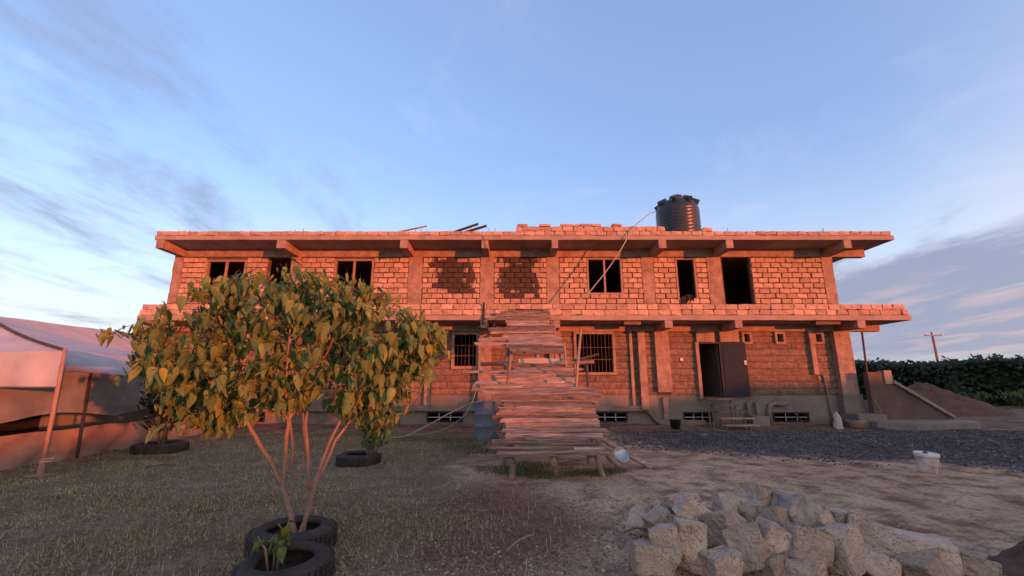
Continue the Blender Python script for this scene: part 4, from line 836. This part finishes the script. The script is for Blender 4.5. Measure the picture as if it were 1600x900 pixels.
# cloths and boards in the upper openings
solo('black_cloth', MB().grid(lambda u, v: (6.62 + .50 * u, WY - .05 - .03 * math.sin(u * 14) - .03 * v, 4.80 + .14 * math.sin(u * 2.4) * (1 - v) - .36 * v * (.6 + .4 * math.sin(u * 5 + 1))), 16, 8), 'blackcloth_and_shade', 'black cloth hanging over the sill of the narrow upper window', 'cloth', smooth=True)
for k, m_ in enumerate(('red', 'white', 'red')): pass
cloth = thing('striped_cloth', 'red and white striped cloth in the upper doorway behind the leaves', 'cloth', (-9.1, WY, 4.5))
for k in range(6): part('stripe', MB().grid(lambda u, v: (-9.28 + .36 * u, WY - .02 - .03 * math.sin(u * 9), 5.32 - .07 * k - .07 * v - .03 * u), 8, 1), 'red' if k % 2 else 'white', cloth)
part('cloth_rail', MB().box(-9.35, -8.85, WY + .0, WY + .03, 5.31, 5.34), 'pole', cloth)
part('rail_post', MB().box(-8.92, -8.87, WY + .031, WY + .06, 3.94, 5.36), 'pole', cloth)
def panel(x0, x1, zt, y, lab):
    n = 12; pr = [(x0, 3.94), (x1, 3.94)] + [(x1 - (x1 - x0) * i / n, zt - .38 * (i / n - .45) ** 2 * 4 * (.5 if i > n * .45 else 1.6)) for i in range(n + 1)]
    k = len(pr); solo('window_board', MB().add([(x, y, z) for x, z in pr] + [(x, y + .04, z) for x, z in pr], [tuple(range(k)), tuple(range(2 * k - 1, k - 1, -1))] + [(i, i + k, (i + 1) % k + k, (i + 1) % k) for i in range(k)]), 'ply', lab, 'board')
panel(-12.1, -11.55, 5.75, WY + .35, 'taller rounded board inside the leftmost upper window'); panel(-11.3, -10.8, 5.35, WY + .35, 'shorter rounded board inside the leftmost upper window')
# utility pole far off
up = thing('utility_pole', 'wooden utility pole with crossarm far beyond the hedge', 'utility pole', (58.3, 60, 0))
part('pole', MB().tube([(58.3, 60, 0), (58.3, 60, 8.5)], [.19, .13], 8), 'pole', up)
part('crossarm', MB().box(57.1, 59.5, 59.8, 59.95, 8.0, 8.14), 'pole', up)
for x in (57.2, 58.3, 59.4): part('insulator', MB().tube([(x, 59.87, 8.14), (x, 59.87, 8.48)], [.07, .04], 6), 'white', up)

# ------------------------------------------------------------------ hedges
def hedge(name, line, hfun, half, n, leaf, seed, label, cat='hedge', m_='hedge', amp=.10):
    random.seed(seed); seg = [(Vector(a), Vector(b)) for a, b in zip(line, line[1:])]; tot = sum((b - a).length for a, b in seg)
    def at(d):
        for a, b in seg:
            L = (b - a).length
            if d <= L: return a.lerp(b, d / L), (b - a).normalized()
            d -= L
        return seg[-1][1], (seg[-1][1] - seg[-1][0]).normalized()
    def top(d): return hfun(d) * (1 + amp * fbm(d * .55, seed) + amp * .5 * fbm(d * 1.9, seed + 3))
    t = thing(name, label, cat, (line[0][0], line[0][1], 0)); core = MB(); steps = int(tot / .6)
    for i in range(steps):
        d0, d1 = tot * i / steps, tot * (i + 1) / steps
        vs = []
        for d in (d0, d1):
            p, dr = at(d); nr = Vector((-dr.y, dr.x)); h = top(d) - .22; w = half * .78
            for s, z in ((-1, -.1), (-1, h * .75), (-.5, h), (.5, h), (1, h * .75), (1, -.1)): vs.append((p.x + nr.x * s * w, p.y + nr.y * s * w, z))
        core.add(vs, [(u, u + 1, u + 7, u + 6) for u in range(5)])
    part('hedge_core', core, 'darkleaf', t)
    fl = MB()
    for _ in range(n):
        d = random.uniform(0, tot); p, dr = at(d); nr = Vector((-dr.y, dr.x)); h = top(d); s = random.uniform(-1, 1)
        bul = 1 + .25 * fbm(d * .8, s * 2, seed)
        if random.random() < .42: z = h + random.gauss(-.10, .13); q = s * .9
        else: z = random.uniform(0.0, h * .98); q = math.copysign(1.0, s) * (1.0 + random.gauss(0, .10)) * (1 - .25 * (z / h) ** 3)
        c_ = Vector((p.x + nr.x * q * half * bul, p.y + nr.y * q * half * bul, z)); L = leaf * random.uniform(.5, 1.3)
        a = Vector((random.gauss(0, 1), random.gauss(0, 1), random.gauss(0, 1))).normalized(); b = a.orthogonal().normalized() * L * .42; a = a * L
        fl.add([c_, c_ + a * .5 + b, c_ + a, c_ + a * .5 - b], [(0, 1, 2, 3)])
    part('foliage', fl, m_, t, kind='stuff'); return t
hedge('hedge', [(42, 8), (31.5, 22.5), (28.5, 28), (29, 36), (24, 44), (6, 50)], lambda d: 3.0 + .25 * math.sin(d * .2), .9, 46000, .30, 3, 'dense dark green hedge closing off the yard on the right', amp=.17)
# unseen hedge added behind the photographer, its top shaped to shade the yard
PROF = [(-40, 3.2), (-6, 2.95), (3, 2.85), (7, 2.85), (9.5, 2.95), (12.5, 3.4), (15, 3.5), (18, 3.2), (21, 3.0), (23.2, 3.3), (26, 3.6), (31, 3.6), (36, 4.2), (42, 5.0), (90, 5.4)]
def unseen_hedge_h(d):
    q = d * math.sqrt(2) - 40
    for (a, ha), (b, hb) in zip(PROF, PROF[1:]):
        if a <= q <= b: return (ha + (hb - ha) * (q - a) / (b - a))
    return 5.2
hedge('unseen_hedge', [(30 - 20, -30 - 20), (30 + 45, -30 + 45)], unseen_hedge_h, 1.1, 26000, .42, 9, 'long unseen hedge added behind the viewpoint to shade the yard', amp=.035)

# ------------------------------------------------------------------ ground cover
def blades(name, n, region, hmin, hmax, m_, seed, lean=.8, wid=.006):
    random.seed(seed); mb = MB(); k = 0; tr = 0
    while k < n and tr < n * 12:
        tr += 1; r = region()
        if r is None: continue
        x, y, sc_ = r; z = gz(x, y) - .004; h = random.uniform(hmin, hmax) * sc_; a = random.uniform(0, 6.283); l = random.gauss(0, lean); w = wid * (1 + y * .12)
        ca, sa = math.cos(a), math.sin(a); hx, hz = h * math.sin(l), h * max(.12, math.cos(l))
        o = len(mb.v); mb.v += [(x - sa * w, y + ca * w, z), (x + sa * w, y - ca * w, z), (x + ca * hx, y + sa * hx, z + hz)]; mb.f.append((o, o + 1, o + 2)); k += 1
    return tag(link(name, mb.mesh(name, m_)), kind='stuff', label=None)
def lawn():
    y = 3.2 * (15.0 / 3.2) ** random.random(); x = random.uniform(-1.25 * y - 1, .4)
    if x < -9.4 - .1 * (y - 8) and y > 6: return None
    if x + .9 + 1.9 * fbm(x * .45, y * .45, 2) > random.gauss(0, .3): return None
    d = fbm(x * .9, y * .9, 8) + .35 * fbm(x * 3, y * 3, 4)
    if d < random.uniform(-.6, .15): return None
    return x, y, .7 + .6 * max(0, d)
tag(blades('dry_grass', 120000, lawn, .014, .045, 'grass', 41, 1.35, .0040), 'short dry matted grass covering the left of the yard', 'grass')
def lawn_green():
    r = lawn()
    if r is None or fbm(r[0] * .6 + 9, r[1] * .6) < random.uniform(.0, .3): return None
    return r
tag(blades('green_grass', 9000, lawn_green, .015, .045, 'greengrass', 42, .8, .003), 'patches of greener grass in the dry lawn', 'grass')
def tufts():
    c_ = random.choice(((.2, 7.9, .5), (.6, 7.75, .45), (-.1, 8.2, .5), (1.3, 7.85, .35), (-1.0, 11.2, .8), (-1.6, 12.2, .9), (-.6, 10.4, .6), (-2.6, 12.6, .8), (-4.5, 13.5, 1.0), (1.7, 8.0, .25), (5, 14.6, .5), (9.6, 15.0, .8), (.3, 8.6, .6)))
    x, y = random.gauss(c_[0], c_[2] * .5), random.gauss(c_[1], c_[2] * .35); return x, y, 1.0
tag(blades('weed_tufts', 7000, tufts, .03, .10, 'greengrass', 43, .55, .004), 'weeds growing under the ramp and along the wall', 'weeds')
def straws():
    y = 3.2 * (12 / 3.2) ** random.random(); x = random.uniform(-1.2 * y, 1.6)
    return x, y, 1.0
tag(blades('straw_litter', 9000, straws, .03, .12, 'straw', 44, 1.35, .0028), 'dry straw scattered over grass and earth', 'straw')
def pebbles(name, n, region, smin, smax, m_, seed, label):
    random.seed(seed); mb = MB(); k = 0; tr = 0
    oct_ = [Vector(v) for v in ((1, 0, 0), (-1, 0, 0), (0, 1, 0), (0, -1, 0), (0, 0, 1), (0, 0, -1))]; of = [(0, 2, 4), (2, 1, 4), (1, 3, 4), (3, 0, 4), (2, 0, 5), (1, 2, 5), (3, 1, 5), (0, 3, 5)]
    while k < n and tr < n * 20:
        tr += 1; r = region()
        if r is None: continue
        x, y = r; s = smin * (smax / smin) ** (random.random() ** 2); m3 = Euler((random.uniform(0, 6), random.uniform(0, 6), random.uniform(0, 6))).to_matrix(); z = gz(x, y)
        vs = [m3 @ Vector((v.x * s * random.uniform(.6, 1.1), v.y * s * random.uniform(.6, 1.1), v.z * s * random.uniform(.5, .9))) for v in oct_]
        mb.add([(x + v.x, y + v.y, z + v.z * .8 + s * .12) for v in vs], of); k += 1
    tag(link(name, mb.mesh(name, m_)), label, 'gravel', kind='stuff')
def gravel_zone():
    x, y = random.uniform(2.2, 16), random.uniform(7.2, 15.0); lim = 10.5 - .42 * (x - 4) + .8 * fbm(x * .7, y * .7)
    if y < max(6.3, lim) + random.gauss(0, .25) or x > 1.2 * y + 1: return None
    if x < 2.9 + random.gauss(0, .4) or y > 14.5 + random.gauss(0, .25): return None
    if fbm(x * .8, y * 1.6, 6) < random.uniform(-.9, -.1): return None
    return x, y
pebbles('gravel', 34000, gravel_zone, .014, .046, 'gravel', 51, 'dark grey crushed gravel strewn across the yard on the right')
def dirt_zone():
    y = 3.3 * (14 / 3.3) ** random.random(); x = random.uniform(-1.3, 1.2 * y); return x, y
pebbles('pale_pebbles', 3600, dirt_zone, .004, .022, 'pebble', 52, 'small pale stones scattered over the bare earth')
def red_zone():
    x, y = random.gauss(-.45, .75), random.gauss(4.9, .9); return (x, y) if y > 3.3 else None
pebbles('earth_clods', 8000, red_zone, .006, .026, 'clod', 53, 'reddish brown clods and crumbs of loose soil')
def chip_zone():
    x, y = random.gauss(-.25, .7), random.gauss(3.95, .35); return (x, y) if y > 3.3 else None
pebbles('stone_chips', 700, chip_zone, .008, .026, 'pebble', 54, 'pale stone chips along the bottom centre edge')
def heap_zone():
    x, y = random.gauss(2.3, .95), random.gauss(4.0, .45); return (x, y) if 3.3 < y < 5.4 and x > .7 else None
pebbles('rubble_chips', 1500, heap_zone, .008, .045, 'rubble', 55, 'broken stone chips lying in and around the stone heap')
